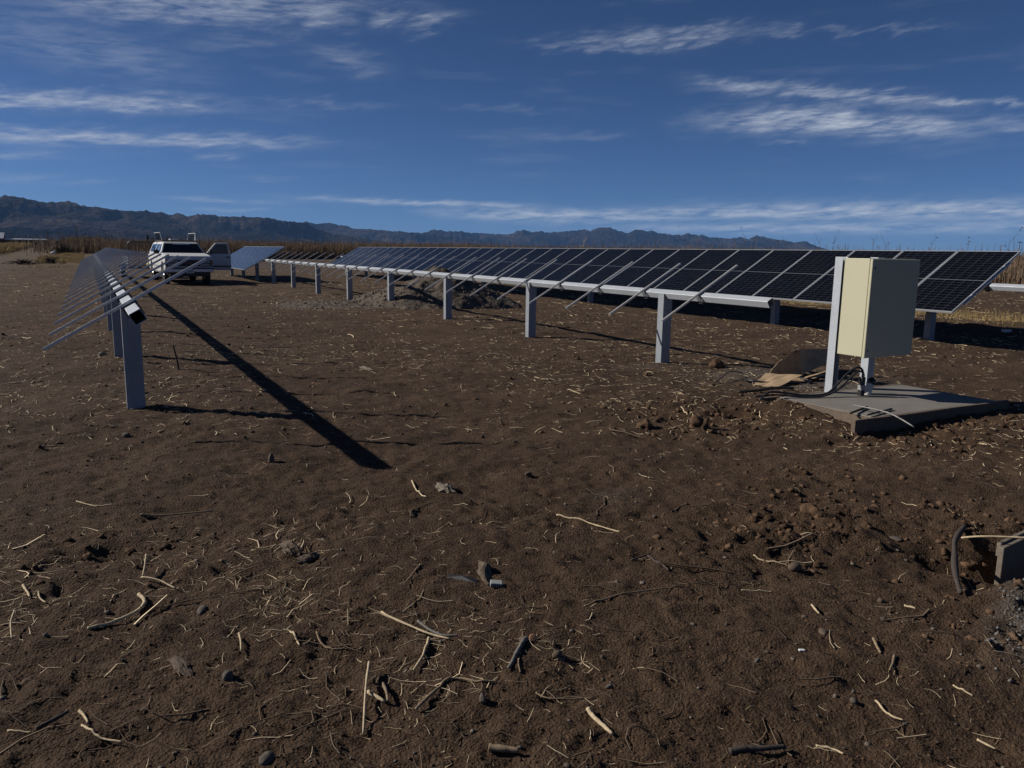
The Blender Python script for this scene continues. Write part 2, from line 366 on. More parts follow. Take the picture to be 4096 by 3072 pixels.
t.links.new(c, p.inputs['Base Color']); pset(p, Roughness=1.0, Specular_IOR_Level=.0); bump(t, p, f2, 1.0, 170); M['rock'] = m_

# ------------------------------------------------------------------ ground sheet: one disc, finer towards the camera's side of the site
ang = np.concatenate([np.arange(-27, 85, .27), np.arange(85, 333, 4.0)]) ; ang = np.radians(ang); na = len(ang)
rad = np.concatenate([[.02, .2, .4, .6], np.geomspace(.8, 80, 1000), np.geomspace(84, 21000, 95)]); nr = len(rad)
RA, AN = np.meshgrid(rad, ang, indexing='ij'); gx = (RA * np.sin(AN)).ravel(); gy = (RA * np.cos(AN)).ravel()
gz_ = gh(gx, gy)
V = np.stack([gx, gy, gz_], 1)
i, j = np.meshgrid(np.arange(nr - 1), np.arange(na), indexing='ij'); j2 = (j + 1) % na
F = np.stack([i * na + j, i * na + j2, (i + 1) * na + j2, (i + 1) * na + j], -1).reshape(-1, 4)[:, ::-1]
me = npmesh('ground', V, F, M['soil'], True)
def attr(me, name, val):
    a = me.attributes.new(name, 'FLOAT', 'POINT'); a.data.foreach_set('value', np.asarray(val, dtype=np.float32))
def blob(x, y, cx, cy, ax, ay, rot=0.0):
    c_, s_ = math.cos(rot), math.sin(rot); X_ = (x - cx) * c_ + (y - cy) * s_; Y_ = -(x - cx) * s_ + (y - cy) * c_
    return np.exp(-((X_ / ax) ** 2 + (Y_ / ay) ** 2))
sp_ = .75 * blob(gx, gy, 7.9, 7.35, 1.0, .55) + .8 * blob(gx, gy, 7.9, 6.3, .9, .4) + .9 * blob(gx, gy, 3.6, 1.72, .42, .12, .3) + .5 * blob(gx, gy, 3.3, 1.4, .25, .12) + .3 * blob(gx, gy, 6.6, 8.4, .5, .2) + .25 * blob(gx, gy, 2.9, 3.95, .2, .15)
attr(me, 'spill', np.clip(sp_, 0, 1))
dd = np.hypot(gx, gy)
lt = .35 * sm(14, 30, gy) * (1 - sm(60, 90, gy)) + .9 * blob(gx, gy, 19, 15, 1.6, 9) + .8 * sm(60, 80, gy) * sm(3, 0, gx) * (gx > -60) + .5 * sm(120, 160, dd)
attr(me, 'litter', np.clip(lt, 0, 1))
def trackx(y): return -6.3 - .012 * np.maximum(0, y - 60) - .00006 * np.maximum(0, y - 60) ** 2
tx = np.abs(gx - trackx(gy)); tr_ = (sm(2.2, 1.3, tx) * .9 * sm(40, 62, gy) * (1 - .5 * sm(.5, .2, tx))) * (gy < 650)
attr(me, 'track', np.clip(tr_, 0, 1))
tag(link('ground', me), kind='structure')

# ------------------------------------------------------------------ mountains
def mountain(name, prof, D, foot, back, seed, hscale=1.0, step=.07):
    pa = np.array([q[0] for q in prof]); pe = np.array([q[1] for q in prof])
    A = np.arange(pa[0], pa[-1], step); E_ = np.interp(A, pa, pe) + .10 * fbm(A * 4.5, A * 0, 4, seed, .6) * np.clip(np.interp(A, pa, pe), 0, 1)
    Dr = D * (1 + .07 * fbm(A * .12, A * 0 + 3, 2, seed + 9))
    H = np.tan(np.radians(np.maximum(E_, 0))) * Dr + CAM_H
    ker = np.hanning(int(2.4 / step) | 1); ker /= ker.sum(); Hs = np.convolve(np.pad(H, len(ker) // 2, mode='edge'), ker, mode='valid')[:len(H)]
    s = np.concatenate([np.linspace(0, 1, 46), 1 + np.linspace(.06, 1, 12)])
    A2, S2 = np.meshgrid(A, s, indexing='ij')
    dist = np.where(S2 <= 1, Dr[:, None] - foot * (1 - S2), Dr[:, None] + back * (S2 - 1))
    x = dist * np.sin(np.radians(A2)); y = dist * np.cos(np.radians(A2))
    base = np.where(S2 <= .55, .30 * (S2 / .55) ** 1.3, .30 + .70 * sm(.42, 1.02, S2) ** 1.0 * np.clip((S2 - .55) / .45, 0, 1) ** .55)
    base = np.where(S2 > 1, np.clip(2 - S2, 0, 1) ** 1.2, base)
    f = foot / 2.0; wx = x + .5 * f * fbm(x / f, y / f, 3, seed + 21); wy = y + .5 * f * fbm(x / f + 7, y / f - 4, 3, seed + 23)
    spur = np.abs(fbm(wx / f, wy / f, 5, seed + 3, .5)); spur2 = np.abs(fbm(wx / (f * .3), wy / (f * .3), 4, seed + 13, .55))
    cut = np.clip(1 - .78 * (1 - np.clip(spur * 3.2, 0, 1.3)) * sm(.08, .4, S2) * (1 - sm(.80, .99, S2)), .1, 1.2)
    H2 = Hs[:, None] + (H - Hs)[:, None] * sm(.72, 1.0, S2)
    h = H2 * np.where(S2 < 1, base * cut - .20 * (spur2 - .2) * sm(.1, .5, S2) * (1 - sm(.86, 1, S2)), base)
    h = np.where(S2 < 1, np.minimum(h, H[:, None] * (dist / Dr[:, None]) * .985 + 1), h)
    z0 = .004 * np.maximum(0, dist - 90) * np.clip(1 - S2 * 1.2, 0, 1) * 0
    z = np.where(S2 <= .001, -3, h + z0)
    na_, ns = A2.shape
    V = np.stack([x.ravel(), y.ravel(), z.ravel()], 1)
    i, j = np.meshgrid(np.arange(na_ - 1), np.arange(ns - 1), indexing='ij')
    F = np.stack([i * ns + j, i * ns + j + 1, (i + 1) * ns + j + 1, (i + 1) * ns + j], -1).reshape(-1, 4)
    tag(link(name, npmesh(name, V, F, M['rock'], True)), kind='structure')
L_ = [(-70,1.2),(-60,2.0),(-48,2.6),(-40,2.1),(-33,2.7),(-25,2.4),(-18,3.0),(-11.42,2.8),(-8.13,2.5),(-4.46,2.81),(-4.07,2.93),(-3.7,2.85),(-3.31,2.79),(-2.54,2.62),(-1.8,2.62),(-.78,2.7),(-.11,2.48),(.45,2.41),(.66,2.49),(1.01,2.32),(1.44,2.32),(2.3,2.26),(2.88,2.23),(3.55,2.34),(3.77,2.23),(4.67,2.21),(5.11,2.07),(5.5,2.18),(6.11,2.0),(6.66,2.18),(7.28,2.14),(8.39,2.1),(10,2.12),(10.65,2.09),(11.97,1.94),(13.3,1.8),(13.73,1.77),(14.31,1.39),(15.5,1.07),(17.06,.88),(18.81,.61),(21.12,.21),(22,0)]
M_ = [(5,.6),(8,1.3),(9.98,1.55),(12.13,1.77),(13.73,1.84),(14.32,1.74),(15.52,1.82),(15.86,1.74),(17.24,1.46),(18.47,1.43),(19.53,1.33),(20.24,1.36),(20.95,1.27),(21.84,1.23),(23.82,1.05),(26.53,.74),(29.26,.42),(31,0)]
R_ = [(17.5,0),(19.52,.45),(20.94,.91),(21.84,1.23),(22.65,1.53),(23.1,1.46),(23.64,1.4),(24.09,1.39),(24.72,1.44),(25.26,1.29),(26.35,1.32),(27.07,1.25),(28.01,1.23),(28.68,1.52),(29.24,1.57),(29.86,1.43),(30.37,1.51),(30.88,1.41),(32.12,1.57),(33.63,1.65),(33.96,1.56),(34.2,1.74),(34.7,1.82),(35.36,1.84),(35.77,1.72),(36.53,1.45),(37,1.63),(37.43,1.71),(38.56,1.58),(39.06,1.46),(39.86,1.38),(40.35,1.36),(40.92,1.5),(41.47,1.4),(41.87,1.39),(42.51,1.24),(43.07,1.25),(43.77,1.13),(44.38,1.29),(45.01,1.16),(45.42,1.34),(45.83,1.31),(46.31,1.23),(47.14,1.12),(47.86,.99),(48.19,.96),(48.74,1.03),(49.16,.83),(50,.54),(51.59,.15),(52.5,0)]
mountain('mountain_range_near', L_, 7200, 3000, 2200, 101)
mountain('mountain_range_middle', M_, 10500, 2500, 2500, 131)
mountain('mountain_range_far', R_, 12500, 3000, 2500, 171, step=.06)

# ------------------------------------------------------------------ tracker rows
TI = R(30); ct, st = math.cos(TI), math.sin(TI); A_T = .0475
def T(a, b, y): return Vector((a * ct - b * st, y, a * st + b * ct))
RAIL_B, PITCHY = .060, 1.155
# rail: lipped channel, slot upwards
w, h, l, tk = .0115, .023, .005, .002
rail_poly = [(-w, 0), (w, 0), (w, h), (w - l, h), (w - l, h - tk), (w - tk, h - tk), (w - tk, tk), (-w + tk, tk), (-w + tk, h - tk), (-w + l, h - tk), (-w + l, h), (-w, h)]
rail_me = MB().prism(rail_poly, lambda q, b: T(-.716, RAIL_B + b, q), lambda q, b: T(.716, RAIL_B + b, q)).mesh('rail', M['alu_rail'])
cl_ = MB()
for a in (-.058, .058):
    cl_.tube([T(a, RAIL_B + .004, 0.028), T(a * 1.0, -.035, .028), T(a * .9, -.068, .028)], .0055, 6)
    cl_.tube([T(a, RAIL_B + .004, -.028), T(a * 1.0, -.035, -.028), T(a * .9, -.068, -.028)], .0055, 6)
cl_.prism([(-.066, -.062), (.066, -.062), (.066, -.056), (-.066, -.056)], lambda a, b: T(a, b, -.036), lambda a, b: T(a, b, .036))
cl_.prism([(-.05, A_T + .0005), (.05, A_T + .0005), (.05, RAIL_B - .0005), (-.05, RAIL_B - .0005)], lambda a, b: T(a, b, -.02), lambda a, b: T(a, b, .02))
clamp_me = cl_.mesh('clamp', M['dark_metal'])
# post: channel section with a stiffening fold, notched round the tube
def post_mesh(zc):
    sec = [(-.069, .06), (-.069, -.06), (-.022, -.06), (-.014, -.055), (.024, -.055), (.032, -.06), (.085, -.06), (.085, .06)]
    def top(x):
        if x <= -.06: return zc + .012
        if x < -.0174: return zc + .017 + (x + .065) / .0476 * -.082 - .004
        return zc - .069 + (x + .0174) * .577
    sec2 = []
    for (a, b), (c, d) in zip(sec[:-1], sec[1:]):
        n = 4 if abs(c - a) > .03 else 1
        for k in range(n): sec2.append((a + (c - a) * k / n, b + (d - b) * k / n))
    sec2.append(sec[-1])
    mb = MB(); n = len(sec2); tkk = .005
    cx, cy = .008, .02
    def off(x, y):
        dx = tkk if x < -.06 else (-tkk if x > .08 else 0); dy = tkk if y < -.04 and True else 0
        return x + dx, y + dy
    for x, y in sec2:
        ox, oy = off(x, y)
        mb.v += [(x, y, -.5), (x, y, top(x)), (ox, oy, -.5), (ox, oy, top(x))]
    for i in range(n - 1):
        a, b = i * 4, i * 4 + 4
        mb.f += [(a, b, b + 1, a + 1), (a + 2, a + 3, b + 3, b + 2), (a + 1, b + 1, b + 3, a + 3)]
    mb.f += [(0, 1, 3, 2), (4 * n - 4, 4 * n - 2, 4 * n - 1, 4 * n - 3)]
    return mb.mesh('post', M['galv_post'])
# panel in the tilted frame, y from 0 to 1.134
PW, PL, PT = 1.134, 1.047, .035; PB = RAIL_B + .0235
lam_me = MB().prism([(-PL + .006, PB + .022), (PL - .006, PB + .022), (PL - .006, PB + .0315), (-PL + .006, PB + .0315)], lambda a, b: T(a, b, .006), lambda a, b: T(a, b, PW - .006)).mesh('solar_panel', M['laminate'])
fm = MB(); fwid = .011
for (a0, a1, y0, y1) in ((-PL, PL, 0, fwid), (-PL, PL, PW - fwid, PW), (-PL, -PL + fwid, fwid, PW - fwid), (PL - fwid, PL, fwid, PW - fwid)):
    fm.prism([(a0, PB), (a1, PB), (a1, PB + PT), (a0, PB + PT)], lambda a, b: T(a, b, y0), lambda a, b: T(a, b, y1))
frame_me = fm.mesh('frame', M['alu'])
cw = (PW - 2 * fwid - .024) / 6; rows_a = []
ch = (PL - fwid - .012 - .009) / 12
for half in (-1, 1):
    for k in range(12): rows_a.append(half * (.009 + ch * (k + .5)))
cell_me = MB().prism([(-ch / 2 + .0018, 0), (ch / 2 - .0018, 0), (ch / 2 - .0018, .0006), (-ch / 2 + .0018, .0006)], lambda a, b: T(a, b, -cw / 2 + .0022), lambda a, b: T(a, b, cw / 2 - .0022)).mesh('cell', M['cell'])
cpos = [T(a, PB + .0317, fwid + .012 + cw * (k + .5)) for a in rows_a for k in range(6)]
gm = MB()
for c_ in cpos: gm.add([Vector(v.co) + c_ for v in cell_me.vertices], [tuple(p_.vertices) for p_ in cell_me.polygons])
cgrid_me = gm.mesh('cell_grid', M['cell'])
ab = MB()                                     # mid clamps between neighbouring panels
for a in (-.5, .5): ab.prism([(a - .03, PB + PT + .0005), (a + .03, PB + PT + .0005), (a + .03, PB + PT + .006), (a - .03, PB + PT + .006)], lambda q, b: T(q, b, -.022), lambda q, b: T(q, b, .001))
pclamp_me = ab.mesh('panel_clamp', M['alu'])

def tube_mesh(length):
    c_ = .010; A = A_T; pts = []
    for sx, sy in ((1, 1), (-1, 1), (-1, -1), (1, -1)):
        for k in range(4):
            th = math.radians({(1, 1): 0, (-1, 1): 90, (-1, -1): 180, (1, -1): 270}[(sx, sy)] + k * 30)
            pts.append((sx * (A - c_) + c_ * math.cos(th), sy * (A - c_) + c_ * math.sin(th)))
    inn = [(p_[0] * .9, p_[1] * .9) for p_ in pts]; n = len(pts); mb = MB()
    for ring in (pts, inn):
        for y in (0, length): mb.v += [tuple(T(a, b, y)) for a, b in ring]
    for i in range(n):
        j = (i + 1) % n
        mb.f += [(i, j, n + j, n + i), (2 * n + i, 3 * n + i, 3 * n + j, 2 * n + j), (i, 2 * n + i, 2 * n + j, j), (n + i, n + j, 3 * n + j, 3 * n + i)]
    return mb.mesh('torque_tube', M['galv'])
def row(label, xc, zc, y0, y1, rail0, nrail, post0, npost, pan0, npan, ncell=0):
    root = empty('solar_tracker_row', (xc, y0, 0)); tag(root, label, 'solar tracker', 'solar tracker rows')
    link('torque_tube', tube_mesh(y1 - y0), root, (0, 0, zc))
    pm = post_mesh(zc)
    for k in range(npost):
        y = post0 + 3.8 * k; link('post', pm, root, (0, y - y0, 0))
    for k in range(nrail):
        y = rail0 + PITCHY * k
        r_ = link('rail', rail_me, root, (0, y - y0, zc)); link('clamp', clamp_me, r_)
    for k in range(npan):
        y = pan0 + PITCHY * k + .0105
        p_ = link('solar_panel', lam_me, root, (0, y - y0, zc)); link('frame', frame_me, p_); link('panel_clamp', pclamp_me, p_)
        if k < ncell:
            for c_ in cpos: link('cell', cell_me, p_, c_)
        else: tag(link('cell_grid', cgrid_me, p_), kind='stuff')
    return root
row('bare tracker row at left with open square tube end and tilted aluminium rails', .295, 1.025, 6.38, 48.1, 7.1, 36, 7.92, 11, 0, 0)
row('middle tracker row, mostly bare rails, a few bluish panels at its far end', 7.10, .995, 6.67, 48.0, 7.86, 35, 8.62, 11, 36.74, 9)
row('long tracker row covered in black solar panels behind the cabinet', 13.895, 1.075, 6.1, 48.2, 8.1, 35, 9.12, 11, 8.1, 34, 2)

# ------------------------------------------------------------------ concrete pad, boards, cabinet
pad = MB(); pad.bx(6.245, 8.2, 4.525, 5.66, -.12, .10)
tag(pad.build('concrete_pad', M['concrete'], bevel=.006), 'grey concrete slab under the cream cabinet', 'concrete slab')
def board(c, d, lab, rz=0.0, tilt=0.0):
    mb = MB(); n = 8; L = d[0]
    for i in range(n + 1):
        x = -L / 2 + L * i / n
        for yy in (-d[1] / 2, d[1] / 2):
            for zz in (-d[2] / 2, d[2] / 2): mb.v.append((x, yy + .004 * math.sin(i * 1.7), zz + random.uniform(-.003, .003)))
    for i in range(n):
        a, b = i * 4, i * 4 + 4
        mb.f += [(a, b, b + 1, a + 1), (a + 1, b + 1, b + 3, a + 3), (a + 3, b + 3, b + 2, a + 2), (a + 2, b + 2, b, a)]
    mb.f += [(0, 1, 3, 2), (4 * n, 4 * n + 2, 4 * n + 3, 4 * n + 1)]
    o = mb.build('form_board', M['board'], bevel=.002, seg=1); o.location = c; o.rotation_euler = (tilt, 0, rz)
    tag(o, lab, 'board', 'formwork boards round the slab')
board((7.1, 4.497, .035), (2.38, .042, .155), 'long dark form board along the near edge of the slab, sticking out past both ends')
board((7.12, 5.69, .030), (2.2, .042, .14), 'form board along the back edge of the slab, its stub showing at left')
board((6.217, 5.09, .03), (1.12, .040, .13), 'muddy brown form board along the left edge of the slab', R(90))
cab = empty('electrical_cabinet', (7.3, 5.6, .10)); tag(cab, 'cream metal electrical cabinet on two steel legs over the slab', 'cabinet')
def cpart(mb, name, mat, bevel=0.0, parent=cab):
    o = mb.build(name, mat, parent, bevel=bevel); o.data.transform(Matrix.Translation((-7.3, -5.6, -.10)) if parent is cab else Matrix.Translation((-7.3, -5.6, -.10))); return o
cpart(MB().bx(6.962, 7.702, 5.275, 5.585, .53, 1.537), 'body', M['cream'], .006)
cpart(MB().bx(6.975, 7.69, 5.262, 5.277, .54, 1.528), 'door_seal', M['black'])
door = cpart(MB().bx(6.950, 7.706, 5.232, 5.263, .522, 1.530), 'door', M['cream'], .007)
for z in (1.44, .60):
    cpart(MB().tube([(6.995, 5.236, z), (6.995, 5.2305, z)], .011, 12), 'hinge_plug', M['black'], 0, door)
lk = MB().tube([(6.985, 5.236, 1.03), (6.985, 5.226, 1.03)], .011, 16); cpart(lk, 'lock', M['chrome'], 0, door)
cpart(MB().box((6.985, 5.2255, 1.03), (.004, .002, .012)), 'keyhole', M['black'], 0, door)
for x0, sec in ((6.944, [(0, 0), (.004, 0), (.004, .090), (.076, .090), (.076, 0), (.080, 0), (.080, .094), (0, .094)]), (7.50, [(0, .094), (0, 0), (.045, 0), (.05, .006), (.065, .006), (.07, 0), (.105, 0), (.105, .094), (.101, .094), (.101, .004), (.072, .004), (.067, .010), (.048, .010), (.043, .004), (.004, .004), (.004, .094)])):
    mb = MB()
    mb.prism(sec, lambda a, b: (x0 + a, 5.588 + b, .098), lambda a, b: (x0 + a, 5.588 + b, 1.549)); cpart(mb, 'leg', M['galv'])
cpart(MB().bx(7.03, 7.50, 5.590, 5.612, 1.40, 1.445), 'cross_rail', M['galv'])
cpart(MB().bx(7.03, 7.50, 5.590, 5.612, .62, .665), 'cross_rail', M['galv'])

def spline(pts, n=8):
    P = [Vector(p_) for p_ in pts]; out = []
    for i in range(len(P) - 1):
        a, b, c_, d = P[max(i - 1, 0)], P[i], P[i + 1], P[min(i + 2, len(P) - 1)]
        for k in range(n):
            q = k / n; out.append(.5 * ((2 * b) + (-a + c_) * q + (2 * a - 5 * b + 4 * c_ - d) * q * q + (-a + 3 * b - 3 * c_ + d) * q ** 3))
    return out + [P[-1]]
pv_ = empty('pvc_pipe', (7.24, 5.385, .10)); tag(pv_, 'white plastic pipe stub with a black taped end leaning on the slab', 'pipe')
dv = Vector((.10, .02, .15)).normalized()
MB().tube([(0, 0, -.02), tuple(dv * .165)], .040, 20).build('pipe', M['pvc'], pv_)
MB().tube([tuple(dv * .120), tuple(dv * .140), tuple(dv * .165), tuple(dv * .185), tuple(dv * .198)], [.0425, .044, .046, .043, .030], 20).build('taped_end', M['tape'], pv_, True)
cdp = empty('conduit_sleeve', (7.12, 5.36, .10)); tag(cdp, 'short black upright conduit sleeve where the cables enter the slab', 'conduit')
MB().bx(-.028, .028, -.025, .025, -.02, .20).build('sleeve', M['black'], cdp, bevel=.008)
MB().bx(-.030, .030, -.027, .027, .06, .115).build('grey_band', M['greyplastic'], cdp, bevel=.006)
cables = [(.0115, [(7.12, 5.36, .26), (7.13, 5.37, .36), (7.08, 5.40, .40), (6.98, 5.44, .33), (6.86, 5.46, .22), (6.7, 5.46, .135), (6.45, 5.52, .125), (6.25, 5.62, .15), (6.08, 5.66, .10), (5.9, 5.60, .03)], 'thick black cable arching out of the sleeve, upper of the two'),
          (.0105, [(7.115, 5.345, .26), (7.12, 5.35, .335), (7.06, 5.37, .36), (6.95, 5.40, .27), (6.82, 5.42, .17), (6.62, 5.43, .12), (6.38, 5.50, .118), (6.15, 5.62, .135), (5.95, 5.72, .05)], 'thick black cable arching out of the sleeve, lower of the two'),
          (.006, [(7.13, 5.36, .25), (7.1, 5.42, .28), (6.95, 5.50, .16), (6.75, 5.55, .11), (6.5, 5.58, .108)], 'thin black wire under the thick cables on the slab'),
          (.012, [(7.16, 7.05, .02), (7.02, 6.92, .04), (7.0, 6.75, .03), (7.2, 6.62, .03), (7.5, 6.5, .02), (7.75, 6.55, .03), (7.8, 6.75, .03)], 'black cable loop lying round the cardboard box'),
          (.006, [(6.5, 6.9, .02), (6.75, 7.05, .05), (7.05, 7.22, .09), (7.3, 7.25, .05)], 'thin black wire springing up left of the cardboard box'),
          (.016, [(6.35, 6.35, .015), (6.6, 6.32, .03), (6.85, 6.25, .03), (7.0, 6.15, .02)], 'grey black cable end lying left of the slab near the cardboard')]
for r_, pts, lab in cables:
    pts = [(a, b, c_ + (g1(a, b) if b > 6 or a < 6.1 else 0)) for a, b, c_ in pts]
    tag(MB().tube(spline(pts, 7), r_, 8).build('black_cable', M['black'], None, True), lab, 'cable', 'cables round the slab')
for pts, r_, mt, lab in (([(6.42, 4.90, .135), (6.37, 4.5, .145), (6.33, 4.2, .075)], .007, 'rod', 'long mottled pale rod lying over the near corner of the slab'),
                         ([(6.11, 4.69, .125), (6.58, 4.87, .112)], .011, 'd', 'short dark stick on the slab corner, left of the two under the rod'),
                         ([(6.19, 4.575, .125), (6.71, 4.70, .113)], .011, 'g', 'short grey stick on the slab corner, right of the two under the rod')):
    tag(MB().tube(spline(pts, 4), r_, 7, jit=.12).build('rod', M[mt], None, True), lab, 'rod')
# cardboard carton, burst open
cb = empty('cardboard_box', (7.4, 6.9, g1(7.4, 6.9))); tag(cb, 'crumpled brown cardboard box lying burst open left of the cabinet', 'cardboard box')
def sheet(name, pts, mat, th=.006, sub=5, wob=.012):
    """a bent sheet: bilinear patch of four corners with thickness"""
    a, b, c_, d = (Vector(p_) - Vector((7.4, 6.9, 0)) for p_ in pts); n = sub; V = []; nrm = (b - a).cross(d - a).normalized()
    for i in range(n + 1):
        for j in range(n + 1):
            s_, q = i / n, j / n
            p_ = a * (1 - s_) * (1 - q) + b * s_ * (1 - q) + c_ * s_ * q + d * (1 - s_) * q
            V.append(p_ + nrm * wob * math.sin(i * 1.9 + j * 1.3) + nrm * .5 * wob * random.uniform(-1, 1))
    k = len(V); V2 = V + [p_ - nrm * th for p_ in V]; F = []
    for i in range(n):
        for j in range(n):
            q = (i * (n + 1) + j, (i + 1) * (n + 1) + j, (i + 1) * (n + 1) + j + 1, i * (n + 1) + j + 1)
            F += [q, tuple(x + k for x in q[::-1])]
    rim = [i * (n + 1) for i in range(n + 1)] + [n * (n + 1) + j for j in range(1, n + 1)] + [i * (n + 1) + n for i in range(n - 1, -1, -1)] + [j for j in range(n - 1, 0, -1)]
    for u_, v_ in zip(rim, rim[1:] + rim[:1]): F.append((u_, u_ + k, v_ + k, v_))
    return MB().add(V2, F).build(name, M[mat], cb)
sheet('flap', [(6.92, 6.68, .02), (7.03, 6.42, .03), (7.72, 6.66, .095), (7.36, 6.93, .10)], 'cardboard', wob=.007)
sheet('side', [(7.40, 7.0, .01), (8.16, 7.06, .02), (8.12, 7.10, .33), (7.76, 7.05, .23)], 'cardtape')
sheet('side', [(8.16, 7.06, .02), (9.02, 7.30, .10), (8.92, 7.30, .29), (8.14, 7.12, .345)], 'cardboard')
sheet('flap', [(7.76, 7.05, .23), (8.12, 7.10, .345), (8.22, 7.24, .28), (7.95, 7.22, .15)], 'cardboard')
sheet('bottom', [(7.38, 6.93, .012), (7.75, 6.68, .012), (8.5, 6.9, .02), (8.15, 7.05, .015)], 'cardtape', wob=.005)
sheet('flap', [(7.75, 6.68, .03), (8.35, 6.66, .16), (8.5, 6.72, .15), (7.95, 6.82, .03)], 'cardtape', wob=.006)
# plank in the hole at the right edge
pk = empty('plank_form', (4.2, 2.17, 0)); tag(pk, 'weathered plank box set in a dug hole at the right edge', 'plank form')
def pkp(name, p0, p1, z0, z1, th):
    a, b = Vector((*p0, 0)), Vector((*p1, 0)); d = (b - a).normalized(); n_ = Vector((-d.y, d.x, 0)) * th
    vs = [a, b, b + n_, a + n_]; o = MB().add([Vector((v.x, v.y, z0)) for v in vs] + [Vector((v.x, v.y, z1)) for v in vs], [(3, 2, 1, 0), (4, 5, 6, 7), (0, 1, 5, 4), (1, 2, 6, 5), (2, 3, 7, 6), (3, 0, 4, 7)]).build(name, M['plank'], pk, bevel=.004)
    o.data.transform(Matrix.Translation((-4.2, -2.17, 0)))
pkp('plank', (4.04, 2.12), (4.64, 2.20), -.36, .085, .028)
pkp('batten', (4.07, 2.153), (4.6, 2.224), .02, .095, .022)

# ------------------------------------------------------------------ the parked truck
TS = .955
tk_ = empty('parked_truck', (3.66, 34.9, 0), R(3.0)); tk_.scale = (TS, TS, TS)
tk_.location.z = g1(3.66, 37) - .01
tag(tk_, 'dusty white station wagon with roof rack and open front door', 'car')
HW = .965
def arch(y, r, n=9): return [(y + r * math.cos(math.pi * (1 - k / (n - 1))), .40 + r * math.sin(math.pi * (1 - k / (n - 1)))) for k in range(n)]
side = [(.05, .52), (.02, .70), (0, .98), (.07, 1.06), (.5, 1.12), (1.42, 1.18), (5.48, 1.20), (5.55, 1.1), (5.55, .55)] + [(y_, z_) for y_, z_ in arch(4.52, .46)[::-1]] + [(q[0], q[1]) for q in [(3.9, .42), (1.5, .42)]] + [(y_, z_) for y_, z_ in arch(.92, .48)[::-1]]
mb = MB(); secs = [(-HW + .05, .03), (-HW, 0), (HW, 0), (HW - .05, .03)]
n = len(side)
for (xx, ins) in ((-HW + .045, .04), (-HW, 0.0), (HW, 0.0), (HW - .045, .04)):
    for (y_, z_) in side:
        mb.v.append((xx, y_, z_ + (ins if ins and z_ > 1.0 else 0)))
for k in range(3):
    for i in range(n):
        j = (i + 1) % n; mb.f.append((k * n + i, k * n + j, (k + 1) * n + j, (k + 1) * n + i))
mb.f += [tuple(range(n)), tuple(range(3 * n, 4 * n))[::-1]]
# fix section order so the inset rows form the crowned top
mb.v = [(-HW, y_, z_) for y_, z_ in side] + [(-HW + .07, y_, z_ + (.035 if z_ > 1.04 else 0)) for y_, z_ in side] + [(HW - .07, y_, z_ + (.035 if z_ > 1.04 else 0)) for y_, z_ in side] + [(HW, y_, z_) for y_, z_ in side]
body = mb.build('body', M['paint'], tk_)
# greenhouse
gb = [(-.93, 1.45), (.93, 1.45), (.93, 5.47), (-.93, 5.47)]; gt = [(-.74, 2.02), (.74, 2.02), (.74, 5.36), (-.74, 5.36)]; ZB, ZT = 1.34, 1.80
def gp(cx, cy, z):
    pass
cabn = MB(); cabn.add([(x, y, ZB) for x, y in gb] + [(x, y, ZT) for x, y in gt], [(3, 2, 1, 0), (4, 5, 6, 7), (0, 1, 5, 4), (1, 2, 6, 5), (2, 3, 7, 6), (3, 0, 4, 7)])
cabn.build('cabin', M['paint'], tk_, bevel=.03)
MB().add([(-.74, 2.03, ZT - .01), (.74, 2.03, ZT - .01), (.74, 5.36, ZT - .01), (-.74, 5.36, ZT - .01), (-.66, 2.16, ZT + .055), (.66, 2.16, ZT + .055), (.66, 5.25, ZT + .055), (-.66, 5.25, ZT + .055)], [(4, 5, 6, 7), (0, 1, 5, 4), (1, 2, 6, 5), (2, 3, 7, 6), (3, 0, 4, 7), (3, 2, 1, 0)]).build('roof', M['paint'], tk_, bevel=.025)
def quadp(name, pts, mat, th, parent=tk_):
    P = [Vector(q) for q in pts]; nr_ = (P[1] - P[0]).cross(P[3] - P[0]).normalized()
    V = [q + nr_ * .004 for q in P] + [q - nr_ * th for q in P]
    return MB().add(V, [(0, 1, 2, 3), (7, 6, 5, 4), (0, 4, 5, 1), (1, 5, 6, 2), (2, 6, 7, 3), (3, 7, 4, 0)]).build(name, M[mat], parent)
def lerp(a, b, t_): return tuple(x + (y - x) * t_ for x, y in zip(a, b))
# windscreen
b0, b1, t0, t1 = (-.93, 1.45, ZB), (.93, 1.45, ZB), (-.74, 2.02, ZT), (.74, 2.02, ZT)
def onw(u, v): return lerp(lerp(b0, b1, u), lerp(t0, t1, u), v)
ws = quadp('windscreen', [onw(.035, .05), onw(.965, .05), onw(.955, .95), onw(.045, .95)], 'glass', .02)
bn = [onw(.27, .84), onw(.74, .84), onw(.73, .93), onw(.28, .93)]
quadp('banner', [tuple(Vector(q) + Vector((0, -.009, .006))) for q in bn], 'decal', .004, ws)
# side windows
for sgn in (-1, 1):
    for ya, yb, yta, ytb in ((1.72, 2.50, 2.18, 2.55), (2.62, 3.55, 2.67, 3.55), (3.68, 5.25, 3.68, 5.18)):
        def os_(y_b, y_t, v): return (sgn * (.93 + (.74 - .93) * v), y_b + (y_t - y_b) * v, ZB + (ZT - ZB) * v)
        q = [os_(ya, yta, .10), os_(yb, ytb, .10), os_(yb, ytb, .88), os_(ya, yta, .88)]
        if sgn > 0: q = q[::-1]
        quadp('side_window', q[::-1], 'glass', .02)
q = [(-.80, 5.455, ZB + .08), (.80, 5.455, ZB + .08), (.70, 5.375, ZT - .06), (-.70, 5.375, ZT - .06)]
quadp('rear_window', q[::-1], 'glass', .03)
